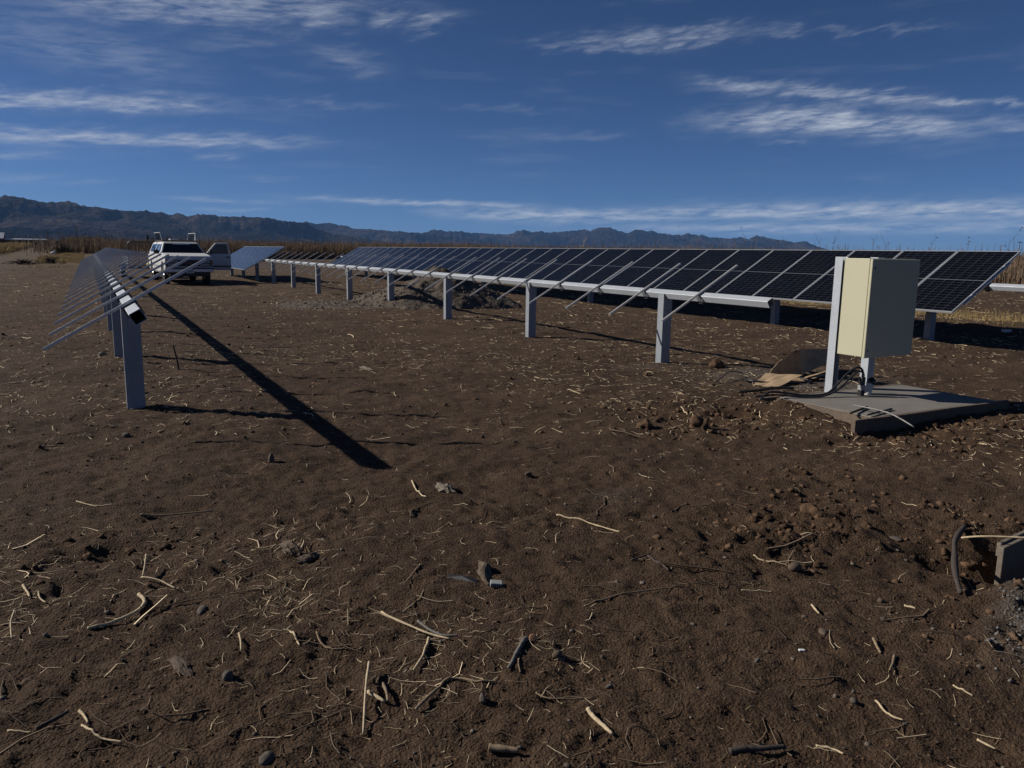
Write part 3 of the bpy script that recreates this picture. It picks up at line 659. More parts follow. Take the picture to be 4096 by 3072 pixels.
# front end
MB().bx(-.46, .46, -.022, .05, .66, .93).build('grille', M['black'], tk_, bevel=.03)
mb = MB()
for a, b in (((-.48, .65), (.48, .65)), ((-.48, .945), (.48, .945)), ((-.48, .65), (-.48, .945)), ((.48, .65), (.48, .945))): mb.tube([(a[0], -.018, a[1]), (b[0], -.018, b[1])], .013, 6)
mb.build('grille_surround', M['chrome'], tk_)
tx_ = bpy.data.curves.new('grille_letters', 'FONT'); tx_.body = 'GMC'; tx_.size = .15; tx_.extrude = .006; tx_.align_x = 'CENTER'; tx_.materials.append(M['redlet'])
o = bpy.data.objects.new('letter_source', tx_); COL.objects.link(o); bpy.context.view_layer.update()
lm_ = bpy.data.meshes.new_from_object(o.evaluated_get(bpy.context.evaluated_depsgraph_get())); bpy.data.objects.remove(o); lm_.name = 'grille_letters'
if not lm_.materials: lm_.materials.append(M['redlet'])
o = link('grille_letters', lm_, tk_, (0, -.03, .74)); o.rotation_euler = (R(90), 0, 0)
for s_ in (-1, 1):
    for z_ in (.73, .87):
        lo = MB().bx(min(s_ * .50, s_ * .86), max(s_ * .50, s_ * .86), -.018, .05, z_ - .055, z_ + .055).build('headlight', M['lamp'], tk_, bevel=.012)
    MB().bx(min(s_ * .49, s_ * .93), max(s_ * .49, s_ * .93), -.008, .05, .655, .945).build('lamp_housing', M['black'], tk_, bevel=.01)
    MB().bx(min(s_ * .90, s_ * .972), max(s_ * .90, s_ * .972), -.014, .10, .76, .90).build('corner_lamp', M['amber'], tk_, bevel=.015)
bp = MB().bx(-.99, .99, -.10, .12, .40, .60).build('bumper', M['chrome'], tk_, bevel=.03)
MB().bx(-.985, .985, -.112, -.09, .535, .585).build('bumper_strip', M['black'], bp, bevel=.008)
MB().bx(-.80, .80, .02, .5, .22, .42).build('valance', M['black'], tk_, bevel=.02)
pl = MB().bx(-.16, .16, -.135, -.115, .36, .53).build('licence_plate', M['plate'], tk_, bevel=.006)
mb = MB()
for k in range(5): mb.bx(-.10 + k * .043, -.075 + k * .043, -.139, -.1355, .41, .48)
mb.build('plate_marks', M['plateink'], pl)
MB().bx(-.85, .85, .25, 5.3, .30, .52).build('chassis', M['black'], tk_)
for s_ in (-1, 1):
    for y_ in (.92, 4.52):
        w_ = empty('wheel', (s_ * .83, y_, .385)); w_.parent = tk_
        mb = MB(); N = 24
        prof = [(-.12, .25), (-.125, .34), (-.10, .385), (.10, .385), (.125, .34), (.12, .25)]
        for x_, r_ in prof:
            for k in range(N): mb.v.append((x_, r_ * math.cos(k * 2 * math.pi / N), r_ * math.sin(k * 2 * math.pi / N)))
        for i in range(len(prof) - 1):
            for k in range(N): mb.f.append((i * N + k, i * N + (k + 1) % N, (i + 1) * N + (k + 1) % N, (i + 1) * N + k))
        mb.build('tyre', M['rubber'], w_, True)
        mb = MB(); mb.tube([(-.09, 0, 0), (.09, 0, 0)], .252, N); mb.tube([(s_ * .08, 0, 0), (s_ * .115, 0, 0)], [.10, .06], 12); mb.build('rim', M['chrome'], w_)
    MB().bx(min(s_ * .85, s_ * .99), max(s_ * .85, s_ * .99), 1.5, 3.85, .36, .43).build('running_board', M['chrome'], tk_, bevel=.015)
    if s_ < 0:
        mi = MB().bx(-1.20, -.97, 1.55, 1.66, 1.17, 1.34).build('wing_mirror', M['black'], tk_, bevel=.03)
    for y_ in (2.55, 3.62):
        MB().bx(min(s_ * .96, s_ * .968), max(s_ * .96, s_ * .968), y_, y_ + .012, .50, 1.19).build('door_gap', M['black'], tk_)
    MB().bx(min(s_ * .962, s_ * .985), max(s_ * .962, s_ * .985), 2.36, 2.50, .99, 1.03).build('door_handle', M['black'], tk_, bevel=.006)
    MB().bx(min(s_ * .962, s_ * .972), max(s_ * .962, s_ * .972), 1.45, 5.3, .62, .66).build('side_trim', M['chrome'], tk_)
# opened driver's door: pivots at the cowl, swung out square
dr = empty('open_door', (.975, 1.50, 0), R(-88)); dr.parent = tk_
# door drawn in its closed frame: x outwards, y rearwards, then swung
MB().add([(-.03, 0, .46), (.03, 0, .46), (.03, 1.08, .46), (-.03, 1.08, .46), (-.03, 0, 1.20), (.03, 0, 1.20), (.03, 1.08, 1.20), (-.03, 1.08, 1.20)], [(3, 2, 1, 0), (4, 5, 6, 7), (0, 1, 5, 4), (1, 2, 6, 5), (2, 3, 7, 6), (3, 0, 4, 7)]).build('door_panel', M['paint'], dr, bevel=.015)
fr = [(.02, 1.19), (.42, 1.65), (.92, 1.67), (1.06, 1.19)]
mb = MB()
for a, b in zip(fr[:-1], fr[1:]): mb.tube([(0, a[0], a[1]), (0, b[0], b[1])], .038, 8)
mb.build('window_frame', M['paint'], dr)
fi = [(.10, 1.20), (.45, 1.62), (.89, 1.64), (1.0, 1.20)]
MB().prism(fi, lambda a, b: (-.008, a, b), lambda a, b: (.008, a, b)).build('door_glass', simple('tinted_door_glass', (.05, .042, .036), .15, 0, .3, 5), dr)
MB().bx(.03, .04, 0, 1.08, .60, .66).build('door_trim', M['black'], dr)
MB().bx(.028, .05, .86, 1.02, 1.02, 1.08).build('door_handle', M['black'], dr, bevel=.006)
MB().bx(.03, .24, .10, .22, 1.18, 1.36).build('wing_mirror', M['black'], dr, bevel=.03)
quadp('door_opening_shade', [(.967, 1.55, .50), (.967, 2.55, .50), (.967, 2.55, 1.18), (.967, 1.55, 1.18)], 'black', .01)  # black sheet on the body side, painted as the shade inside the open doorway
# roof rack
rk = empty('roof_rack', (0, 0, ZT + .06)); rk.parent = tk_
mb = MB()
for s_ in (-1, 1):
    mb.tube([(s_ * .70, 2.25, .05), (s_ * .70, 4.7, .05)], .020, 6)
for y_ in np.linspace(2.3, 4.65, 7): mb.tube([(-.70, y_, .05), (.70, y_, .05)], .016, 6)
for s_ in (-1, 1):
    for y_ in (2.4, 4.6): mb.tube([(s_ * .68, y_, -.05), (s_ * .70, y_, .05)], .02, 6)
mb.build('rack_tray', M['dark_metal'], rk)
for s_ in (-1, 1):
    sd = MB().tube([(s_ * .70, 2.5, .06), (s_ * .76, 2.75, .40), (s_ * .76, 4.65, .40), (s_ * .70, 4.65, .06)], .017, 6).build('rack_side', M['alu'], rk)
    for y_ in np.linspace(2.95, 4.45, 7): MB().tube([(s_ * .70, y_, .06), (s_ * .76, y_, .39)], .012, 5).build('rack_bar', M['dark_metal'], rk)
MB().bx(-.30, .02, 3.0, 3.5, .07, .13).build('tool_box', M['alu'], rk, bevel=.02)
MB().tube([(-.70, 4.4, .12), (-1.06, 4.4, .12)], .014, 6).build('side_arm', M['dark_metal'], rk)
MB().bx(-1.15, -1.05, 4.34, 4.46, .02, .30).build('side_lamp', M['black'], rk, bevel=.02)

for o in list(tk_.children):
    if o.name.split('.')[0] not in ('wheel', 'cabin', 'roof', 'windscreen', 'side_window', 'rear_window', 'roof_rack', 'tyre'): o.location.z += .145

# ------------------------------------------------------------------ utility trailer behind the truck
tr = empty('utility_trailer', (2.62, 42.0, g1(2.6, 44)), R(2)); tag(tr, 'black mesh sided utility trailer behind the white car', 'trailer')
mb = MB()
mb.bx(-.95, .95, 0, .06, .50, .60).bx(-.95, .95, 3.5, 3.56, .50, .60).bx(-.95, -.89, 0, 3.56, .50, .60).bx(.89, .95, 0, 3.56, .50, .60)
mb.tube([(0, 0, .54), (.35, -.9, .50)], .035, 8); mb.build('bed_frame', M['dark_metal'], tr)
MB().bx(-.88, .88, .06, 3.5, .52, .55).build('deck', M['board'], tr)
def meshpanel(name, x0, x1, y, z0, z1, axis='x', d=.10):
    f = (lambda a, b: (a, y, b)) if axis == 'x' else (lambda a, b: (y, a, b))
    mb = MB(); mb.tube([f(x0, z0), f(x0, z1 - .08), f(x0 + .08, z1), f(x1 - .08, z1), f(x1, z1 - .08), f(x1, z0)], .024, 6); mb.tube([f(x0, z0 + .02), f(x1, z0 + .02)], .02, 6); mb.tube([f(x0, (z0 + z1) / 2), f(x1, (z0 + z1) / 2)], .016, 6)
    k = max(2, int((x1 - x0) / .45))
    for i in range(1, k): mb.tube([f(x0 + (x1 - x0) * i / k, z0), f(x0 + (x1 - x0) * i / k, z1)], .016, 6)
    o = mb.build(name, M['dark_metal'], tr); mb = MB(); W_, H_ = x1 - x0, z1 - z0; q = -H_
    while q < W_:
        for sg in (1, -1):
            a0, a1 = max(q, 0), min(q + H_, W_)
            if a1 > a0 + .01:
                zz = [(a0 - q), (a1 - q)]
                if sg < 0: zz = [H_ - v for v in zz]
                mb.tube([f(x0 + a0, z0 + zz[0]), f(x0 + a1, z0 + zz[1])], .0055, 3, cap=False)
        q += d
    mb.build('wire_mesh', M['dark_metal'], o)
meshpanel('ramp_gate', -.92, .92, .03, .62, 1.78)
meshpanel('side_rail', .1, 3.5, -.92, .62, 1.05, 'y', .14); meshpanel('side_rail', .1, 3.5, .92, .62, 1.05, 'y', .14)
for s_ in (-1, 1):
    w_ = empty('wheel', (s_ * 1.08, 1.9, .33)); w_.parent = tr
    MB().tube([(-.09, 0, 0), (-.07, 0, 0), (.07, 0, 0), (.09, 0, 0)], [.28, .33, .33, .28], 20).build('tyre', M['rubber'], w_, True)
    MB().tube([(-.095, 0, 0), (.095, 0, 0)], .20, 16).build('rim', M['chrome'], w_)
    mb = MB(); mb.prism([(1.35, .45), (1.45, .72), (2.35, .72), (2.45, .45), (2.42, .45), (2.32, .69), (1.48, .69), (1.38, .45)], lambda a, b: (s_ * .97, a, b), lambda a, b: (s_ * 1.2, a, b)); mb.build('mudguard', M['chrome'], tr)
cg = MB().bx(-.3, .3, -.22, .22, 0, .22).build('cargo_sack', M['gold'], None, bevel=.08); cg.location = (2.85, 43.2, g1(2.6, 44) + .552); tag(cg, 'yellow sack lying on the trailer deck', 'sack')

# ------------------------------------------------------------------ gravel heap between the middle and right rows
def heap(name, cx, cy, ax, ay, H, seed, mat, n=150):
    s = np.linspace(-1.25, 1.25, n); X_, Y_ = np.meshgrid(s * ax, s * ay, indexing='ij')
    q = np.hypot(X_ / ax, Y_ / ay) * (1 + .16 * fbm(X_ * .8 + cx, Y_ * .8, 3, seed))
    z = H * np.clip(1 - q, 0, 1) ** .9 * (1 + .25 * fbm(X_ * 1.5, Y_ * 1.5, 3, seed + 4)) + .05 * fbm(X_ * 5, Y_ * 5, 3, seed + 8) * np.clip(1.2 - q, 0, 1) + .03 * np.abs(vn(X_ * 14, Y_ * 14, seed + 9)) * (q < 1.05)
    z = z + gh(X_ + cx, Y_ + cy, False) - .05 * (q > 1.0) - .02
    V = np.stack([X_.ravel(), Y_.ravel(), z.ravel()], 1); i, j = np.meshgrid(np.arange(n - 1), np.arange(n - 1), indexing='ij')
    F = np.stack([i * n + j, (i + 1) * n + j, (i + 1) * n + j + 1, i * n + j + 1], -1).reshape(-1, 4)
    return link(name, npmesh(name, V, F, mat, True), None, (cx, cy, 0)), (X_, Y_, z, q)
gp_, (hx, hy, hz, hq) = heap('gravel_heap', 8.75, 20.9, 2.5, 2.2, 1.06, 61, M['gravel'])
tag(gp_, 'tall heap of greyish gravel behind the middle tracker row', 'gravel heap')
gl_, (lx, ly, lz, lq) = heap('gravel_spread', 6.6, 21.6, 2.3, 1.9, .14, 71, M['gravel'], 110)
tag(gl_, 'low thin spread of gravel left of the tall gravel heap', 'gravel spread')
# loose stones on both
ico = bmesh.new(); bmesh.ops.create_icosphere(ico, subdivisions=1, radius=1); IV = np.array([v.co[:] for v in ico.verts]); IF = np.array([[v.index for v in f.verts] for f in ico.faces]); ico.free()
ico = bmesh.new(); bmesh.ops.create_icosphere(ico, subdivisions=2, radius=1); IV2 = np.array([v.co[:] for v in ico.verts]); IF2 = np.array([[v.index for v in f.verts] for f in ico.faces]); ico.free()
IV0 = np.array([(1, 0, 0), (0, 1, 0), (-1, 0, 0), (0, -1, 0), (0, 0, 1), (0, 0, -1)], float); IF0 = np.array([(0, 1, 4), (1, 2, 4), (2, 3, 4), (3, 0, 4), (1, 0, 5), (2, 1, 5), (3, 2, 5), (0, 3, 5)])
def pebbles(name, P, size, mat, flat=.7, sub=1, jag=.28, smooth=False):
    IVx, IFx = ((IV0, IF0), (IV, IF), (IV2, IF2))[sub]; n = len(P); k = len(IVx)
    J = IVx[None] * (1 + jag * RNG.uniform(-1, 1, (n, k, 1))) * RNG.uniform(.6, 1.3, (n, 1, 3)) * np.array([1, 1, flat])
    a = RNG.uniform(0, 2 * np.pi, n); c_, s_ = np.cos(a)[:, None], np.sin(a)[:, None]
    J = np.stack([J[..., 0] * c_ - J[..., 1] * s_, J[..., 0] * s_ + J[..., 1] * c_, J[..., 2]], -1) * np.asarray(size)[:, None, None] + np.asarray(P)[:, None]
    F = (IFx[None] + (np.arange(n) * k)[:, None, None]).reshape(-1, 3)
    return npmesh(name, J.reshape(-1, 3), F, mat, smooth)
for o_, (ax_, ay_, az_, aq_), cnt in ((gp_, (hx, hy, hz, hq), 5000), (gl_, (lx, ly, lz, lq), 2500)):
    ok = np.flatnonzero((aq_ < 1.12).ravel()); pick = RNG.choice(ok, cnt)
    P = np.stack([ax_.ravel()[pick] + RNG.normal(0, .02, cnt), ay_.ravel()[pick] + RNG.normal(0, .02, cnt), az_.ravel()[pick]], 1)
    tag(link('gravel_stones', pebbles('gravel_stones', P, .008 + .030 * RNG.random(cnt) ** 3, M['gravelbit']), o_), kind='stuff')

# ------------------------------------------------------------------ sticks one can pick out
STICKS = [
('stout pale stick with a hooked upper end at far left foreground', 'p', 0.016, [(0.1, 3.645), (0.118, 3.579), (0.105, 3.522), (0.053, 3.477), (-0.04, 3.426), (-0.101, 3.41)]),
('long straight brown stalk lying across the soil below the left post', 'b', 0.012, [(0.166, 4.781), (0.275, 4.759), (0.554, 4.72)]),
('bleached curved stalk just left of the long straight brown stalk', 'p', 0.007, [(-0.161, 5.229), (-0.105, 5.128), (-0.054, 5.055), (0.03, 5.004)]),
('pale curved stalk at the bottom left corner', 'p', 0.008, [(-0.12, 2.698), (-0.09, 2.629), (-0.059, 2.585), (-0.007, 2.54)]),
('thin pale stalk above the hooked stick', 'p', 0.008, [(0.122, 3.837), (0.2, 3.759), (0.25, 3.669)]),
('short stub of pale stalk propped up above the hooked stick', 'p', 0.01, [(0.153, 3.997), (0.141, 3.921), (0.126, 3.845)]),
('long thin brown twig pointing at the big straw tuft', 'b', 0.006, [(0.194, 3.509), (0.347, 3.523), (0.652, 3.456)]),
('short bleached stalk just above the pale curved stalk in the bottom left corner', 'p', 0.01, [(-0.128, 2.799), (-0.114, 2.76), (-0.102, 2.703)]),
('dark half buried branch in the bottom left corner', 'd', 0.016, [(-0.251, 2.74), (-0.203, 2.775), (-0.162, 2.811)]),
('thin straight stalk at the far left end of the dark half buried branch', 'p', 0.007, [(-0.331, 2.776), (-0.262, 2.734)]),
('wiry long arched twig near the bottom edge, left of centre', 'b', 0.004, [(0.295, 2.414), (0.394, 2.451), (0.488, 2.444), (0.619, 2.383)]),
('wiry straight twig right below the arched one at the bottom', 'b', 0.005, [(0.413, 2.312), (0.53, 2.352), (0.679, 2.379)]),
('stubby pale stalk near the left edge of the foreground', 'p', 0.011, [(-0.361, 3.987), (-0.341, 3.91), (-0.328, 3.849)]),
('bent little stalk right of the stubby stalk at the left edge', 'p', 0.008, [(-0.296, 3.879), (-0.287, 3.819), (-0.263, 3.768)]),
('kinked stalk standing near the left edge below the stubby stalk', 'p', 0.008, [(-0.368, 3.638), (-0.376, 3.555), (-0.365, 3.43)]),
('pale stalk pointing at the camera below the big straw tuft', 'p', 0.008, [(0.439, 3.108), (0.432, 3.023), (0.419, 2.938)]),
('short pale stalk right of and below the big straw tuft', 'p', 0.009, [(0.621, 2.995), (0.625, 2.926), (0.629, 2.874)]),
('dark curved root right of the big straw tuft', 'b', 0.008, [(0.713, 2.941), (0.713, 2.868), (0.741, 2.804), (0.788, 2.788)]),
('long pale jointed cane lying alone in the middle of the soil', 'p', 0.01, [(2.363, 3.77), (2.452, 3.608), (2.509, 3.445), (2.529, 3.364)]),
('long knobbly stalk right of the grey plastic block', 'b', 0.008, [(1.82, 2.656), (2.043, 2.662), (2.214, 2.643), (2.397, 2.621)]),
('short dark stick forming the top bar of a T', 'd', 0.01, [(2.326, 2.989), (2.487, 3.029)]),
('split dark stick forming the stem of a T', 'd', 0.013, [(2.444, 3.002), (2.419, 2.886), (2.38, 2.763)]),
('weathered grey stick slanting beside the rusty cap', 'g', 0.02, [(1.44, 2.503), (1.363, 2.429), (1.264, 2.323)]),
('thick pale cane piece at the bottom, right of centre', 'p', 0.016, [(1.389, 1.986), (1.387, 1.916), (1.389, 1.842)]),
('long pale stalk slanting down above the bent brown branch', 'p', 0.01, [(1.01, 3.008), (1.099, 2.793), (1.177, 2.657)]),
('grey curved branch crossing the long slanting pale stalk', 'g', 0.013, [(1.117, 2.855), (1.138, 2.766), (1.167, 2.699), (1.217, 2.666)]),
('curved pale stick pointing down left of the weathered grey stick', 'p', 0.012, [(1.109, 2.713), (1.044, 2.603), (0.965, 2.511)]),
('long brown branch bent in the middle, near the bottom centre', 'b', 0.011, [(0.882, 2.275), (0.992, 2.352), (1.075, 2.376), (1.137, 2.308), (1.194, 2.279)]),
('long pale stalk standing up out of a heap left of the bent brown branch', 'p', 0.01, [(0.818, 2.585), (0.761, 2.447), (0.683, 2.235)]),
('split pale cane in the heap left of the bent brown branch', 'p', 0.014, [(0.766, 2.444), (0.801, 2.365)]),
('brown stub in the heap left of the bent brown branch', 'b', 0.013, [(0.833, 2.474), (0.825, 2.415), (0.813, 2.365)]),
('short stout log lying at the bottom edge near the centre', 'b', 0.024, [(1.004, 1.965), (1.041, 1.937), (1.081, 1.91)]),
('thin forked stalk lying level, right of the bent brown branch', 'b', 0.007, [(1.286, 2.158), (1.321, 2.107), (1.455, 2.045)]),
('short black stick right of the long pale jointed cane', 'd', 0.011, [(3.02, 3.508), (3.115, 3.546), (3.203, 3.573)]),
('brown stick slanting left of the bark slab', 'b', 0.008, [(1.348, 3.409), (1.254, 3.288), (1.182, 3.203)]),
('pale straw stalk among the dug clods above the oval stone', 'p', 0.008, [(3.359, 2.881), (3.407, 2.838), (3.45, 2.804)]),
('pale stalk touching the big oval stone', 'p', 0.007, [(2.956, 2.774), (2.978, 2.68), (3.032, 2.607)]),
('thick dark branch lying at the bottom edge, right of centre', 'd', 0.022, [(1.673, 1.609), (1.724, 1.59), (1.772, 1.569), (1.844, 1.544)]),
('bent pale stalk right of the thick dark branch', 'p', 0.008, [(1.946, 1.51), (1.98, 1.47), (1.98, 1.434)]),
('pale curved stalk in the lower right quarter', 'p', 0.008, [(2.336, 1.586), (2.303, 1.511), (2.314, 1.464)]),
('stubby brown stick, upper of the pair in the lower right', 'b', 0.013, [(2.711, 1.878), (2.668, 1.827), (2.635, 1.788)]),
('stubby brown stick, lower of the pair in the lower right', 'b', 0.012, [(2.65, 1.739), (2.601, 1.711), (2.548, 1.686)]),
('straight pale straw near the right edge below the grey spill', 'p', 0.007, [(2.674, 1.518), (2.675, 1.482), (2.676, 1.447)]),
('straight pale straw at the bottom right corner', 'p', 0.008, [(2.447, 1.292), (2.455, 1.237)]),
('bright white wood chip left of the grey spill', 'p', 0.01, [(3.135, 2.036), (3.143, 1.986)]),
('short pale cane stub below the big oval stone', 'p', 0.01, [(2.741, 2.213), (2.7, 2.138)]),
('thin level straw left of and below the oval stone', 'p', 0.006, [(2.576, 2.476), (2.633, 2.441), (2.693, 2.399)]),
('short pale cane between the two nearest posts of the middle row', 'p', 0.012, [(4.788, 8.068), (4.901, 7.919)]),
('pale cane with a dark far end in the middle distance', 'p', 0.012, [(4.644, 7.245), (4.676, 7.019)]),
('pale cane lying on the dug clods left of the concrete pad', 'p', 0.012, [(5.129, 5.895), (5.069, 5.697), (5.014, 5.499)]),
('branching pale twig left of the pale root chunk', 'p', 0.011, [(1.843, 4.809), (1.798, 4.593), (1.787, 4.414)]),
]
for lab, mt, r_, pts in STICKS:
    r_ *= .50
    pts = [(a, b, 0) for a, b in pts]; P = spline(pts, 6); n = len(P)
    prop = ('propped' in lab or 'standing' in lab)
    out = []; rs = []
    for k, q in enumerate(P):
        s_ = k / (n - 1); z_ = max(g1(q.x, q.y), float(gh(np.array([q.x]), np.array([q.y]), False)[0]) + .006) + .002 + r_ * .65
        if prop: z_ += .05 * (1 - s_) if 'propped' in lab else .04 * (1 - s_)
        out.append((q.x + random.uniform(-1, 1) * r_ * .06, q.y + random.uniform(-1, 1) * r_ * .06, z_))
        knot = 1.18 if (mt == 'p' and k % 6 == 3) else 1
        rs.append(r_ * knot * (1.05 - .35 * s_) * random.uniform(.92, 1.08))
    base = Vector(out[0]); mb = MB().tube([tuple(Vector(q) - base) for q in out], rs, 7, jit=.08)
    o = mb.build('stick' if mt != 'p' else 'dry_stalk', M[mt], None, True, loc=base)
    tag(o, lab, 'stick' if mt != 'p' else 'stalk', 'loose sticks and stalks on the soil')

def rock(name, x, y, d, mat, lab, cat, seed, jag=.22, sink=.3, rz=0.0, grp='loose stones on the soil'):
    bm = bmesh.new(); bmesh.ops.create_icosphere(bm, subdivisions=3, radius=1)
    co_ = np.array([v.co[:] for v in bm.verts]); f = 1 + jag * fbm(co_[:, 0] * 1.7 + seed * 3.1 + co_[:, 2], co_[:, 1] * 1.7 - co_[:, 2] * 1.3 + seed, 3, seed)
    for v, q in zip(bm.verts, f): v.co = Vector((v.co.x * d[0] / 2 * q, v.co.y * d[1] / 2 * q, v.co.z * d[2] / 2 * q))
    me_ = bpy.data.meshes.new(name); bm.to_mesh(me_); bm.free(); me_.materials.append(M[mat])
    for p_ in me_.polygons: p_.use_smooth = True
    o = link(name, me_, None, (x, y, g1(x, y) + d[2] / 2 * (1 - 2 * sink) + .002)); o.rotation_euler = (0, 0, rz); tag(o, lab, cat, grp); return o
for k, (x, y, d, mt, lab, jag) in enumerate([
    (3.006, 2.547, (.115, .085, .07), 'stone', 'big smooth oval tan stone in the right half of the soil', .06),
    (.334, 3.413, (.13, .06, .04), 'stoneg', 'flat grey stone just left of the big straw tuft', .2),
    (.346, 2.756, (.06, .06, .055), 'stoneg', 'knobbly grey stone below the torn bark scrap at lower left', .4),
    (.378, 2.223, (.085, .07, .06), 'stoneg', 'rounded grey stone at the bottom edge, left of centre', .2),
    (1.43, 2.511, (.05, .045, .045), 'stone', 'round stone at the top of the weathered grey stick', .12),
    (1.487, 2.342, (.07, .05, .05), 'stone', 'reddish stone right of the weathered grey stick', .3),
    (1.096, 2.197, (.05, .035, .05), 'stoneg', 'small pointed grey stone below the bent brown branch', .4),
    (1.545, 2.079, (.045, .03, .03), 'stoneg', 'small wedge of grey stone in the lower centre', .4),
    (2.566, 2.004, (.09, .05, .025), 'stone', 'flat tan stone below the oval one', .2),
    (3.098, 2.127, (.045, .035, .04), 'stone', 'small round tan stone left of the hole', .15),
    (2.167, 1.976, (.055, .03, .03), 'pebble', 'pale crumbly lump in the lower right quarter', .5),
    (3.925, 2.642, (.12, .06, .03), 'stoneg', 'flat grey stone above the dug hole', .2),
    (2.614, 4.549, (.075, .05, .06), 'stone', 'pinkish pointed stone in the middle of the soil', .4),
    (1.069, 5.614, (.09, .06, .13), 'pebble', 'pale upright wedge stone left of the tip of the tube shadow', .35),
    (.176, 6.859, (.11, .08, .07), 'stoneg', 'dark rounded stone in front of the left post', .2),
    (.08, 11.9, (.16, .12, .11), 'spill', 'crumbled grey mortar lump at the foot of the second left post', .4)]):
    rock('stone', x, y, tuple(q * .66 for q in d), mt, lab, 'stone', 200 + k, jag, rz=k * 1.3)
for k, (x, y, d, lab) in enumerate([
    (3.747, 3.076, (.16, .13, .13), 'big brown soil clod on top of the dug patch'),
    (4.34, 5.457, (.15, .12, .11), 'dark soil clod lying alone left of the dug soil by the slab'),
    (4.80, 5.248, (.20, .16, .15), 'large dark soil clod in front of the dug soil by the slab'),
    (7.535, 7.992, (.20, .16, .15), 'soil clod at the left edge of the grey spill behind the slab'),
    (6.42, 5.80, (.20, .15, .15), 'muddy clod between the cardboard box and the slab'),
    (4.02, 1.93, (.20, .17, .15), 'clod wedged in the hole beside the plank'),
    (3.86, 1.66, (.30, .20, .16), 'big reddish clod in front of the plank hole')]):
    rock('soil_clod', x, y, d, 'clod', lab, 'clod', 300 + k, .7, .32, k * 2.1, 'big soil clods')
# bark, scraps and small litter
def slab(name, pts, zt, mat, lab, cat, th=.02):
    P = [(a, b) for a, b in pts]; cx = sum(a for a, b in P) / len(P); cy = sum(b for a, b in P) / len(P); z_ = g1(cx, cy)
    n = len(P); V = []; 
    for f, lift in ((.0, 0), (1.0, zt)):
        for i, (a, b) in enumerate(P):
            s_ = 1 if f == 0 else .82; V.append(((a - cx) * s_, (b - cy) * s_, -.01 + lift * (.75 + .5 * ((i * 7) % 5) / 5)))
    V.append((0, 0, zt * 1.25)); F = [tuple(range(n))[::-1]] + [(i, (i + 1) % n, n + (i + 1) % n, n + i) for i in range(n)] + [(n + i, n + (i + 1) % n, 2 * n) for i in range(n)]
    o = MB().add(V, F).build(name, M[mat], None, bevel=.003, seg=1, loc=(cx, cy, z_)); tag(o, lab, cat); return o
for nm, x, y, d, mt, lab, cat, rz in (('bark_slab', 1.60, 3.21, (.075, .30, .05), 'bark', 'brown slab of bark with a pale edge beside the black strip', 'bark', -.35), ('bark_chunk', .82, 3.90, (.07, .17, .07), 'bark', 'upright dark chunk of rotten wood, left of the pair above the straw tuft', 'wood chunk', .35),
        ('bark_chunk', .875, 3.77, (.13, .09, .05), 'bark', 'split grey chunk of rotten wood, right of the pair above the straw tuft', 'wood chunk', .3), ('bark_scrap', .205, 2.94, (.055, .20, .022), 'bark', 'torn grey scrap of bark lying at lower left', 'bark', .3),
        ('root_chunk', 1.985, 4.53, (.09, .20, .07), 'plank', 'pale root chunk in the middle of the soil below the tube shadow tip', 'root', .35), ('wood_scrap', 3.07, 9.62, (.06, .40, .05), 'plank', 'pale broken piece of wood left of the middle posts', 'wood scrap', .2)):
    o = rock(nm, x, y, tuple(q * .8 for q in d), mt, lab, cat, len(lab), .8, .25, rz, None)
    for p_ in o.data.polygons: p_.use_smooth = False
    for v in o.data.vertices: v.co.x += .12 * d[0] * vn(np.array([v.co.y / d[1] * 9]), np.array([v.co.z * 90 + v.co.x * 60]), 7)[0]; v.co.z *= 1 + .35 * vn(np.array([v.co.x * 70]), np.array([v.co.y * 25]), 9)[0]
slab('plastic_strip', [(1.40, 3.25), (1.43, 3.28), (1.55, 3.12), (1.52, 3.09)], .018, 'black', 'black plastic strip left of the bark slab', 'plastic strip')
bl = MB().bx(-.029, .029, -.019, .019, 0, .024); o = bl.build('plastic_block', M['greyplastic'], None, bevel=.004, loc=(1.571, 3.02, g1(1.571, 3.02))); o.rotation_euler = (R(6), R(5), R(-25)); tag(o, 'small grey ribbed plastic block below the bark slab', 'plastic block')
mb = MB()
for k in range(6): mb.bx(-.027 + k * .0098, -.0225 + k * .0098, -.0205, -.0192, .003, .019)
mb.build('rib', M['black'], o)
cp = MB(); N = 20
for k in range(N):
    a = 2 * math.pi * k / N; q = 1 + (.12 if k % 2 else 0); cp.v += [(.013 * math.cos(a), .013 * math.sin(a), .008), (.016 * q * math.cos(a), .016 * q * math.sin(a), 0)]
cp.v.append((0, 0, .009))
for k in range(N): j = (k + 1) % N; cp.f += [(2 * k, 2 * k + 1, 2 * j + 1, 2 * j), (2 * N, 2 * k, 2 * j)]
o = cp.build('rusty_cap', M['rust'], None, loc=(1.462, 2.487, g1(1.462, 2.487) + .015)); o.rotation_euler = (R(50), 0, R(-20)); tag(o, 'rusty crimped cap at the top of the weathered grey stick', 'cap')
for x, y, d, lab in ((2.385, 1.955, (.024, .014, .006), 'tiny bright white scrap in the lower right quarter'), (16.4, 9.1, (.16, .09, .05), 'white scrap lying in the panel shadow at the right edge')):
    o = MB().bx(-d[0] / 2, d[0] / 2, -d[1] / 2, d[1] / 2, 0, d[2]).build('white_scrap', M['white'], None, bevel=.002, loc=(x, y, g1(x, y))); o.rotation_euler = (0, 0, -.5); tag(o, lab, 'scrap')
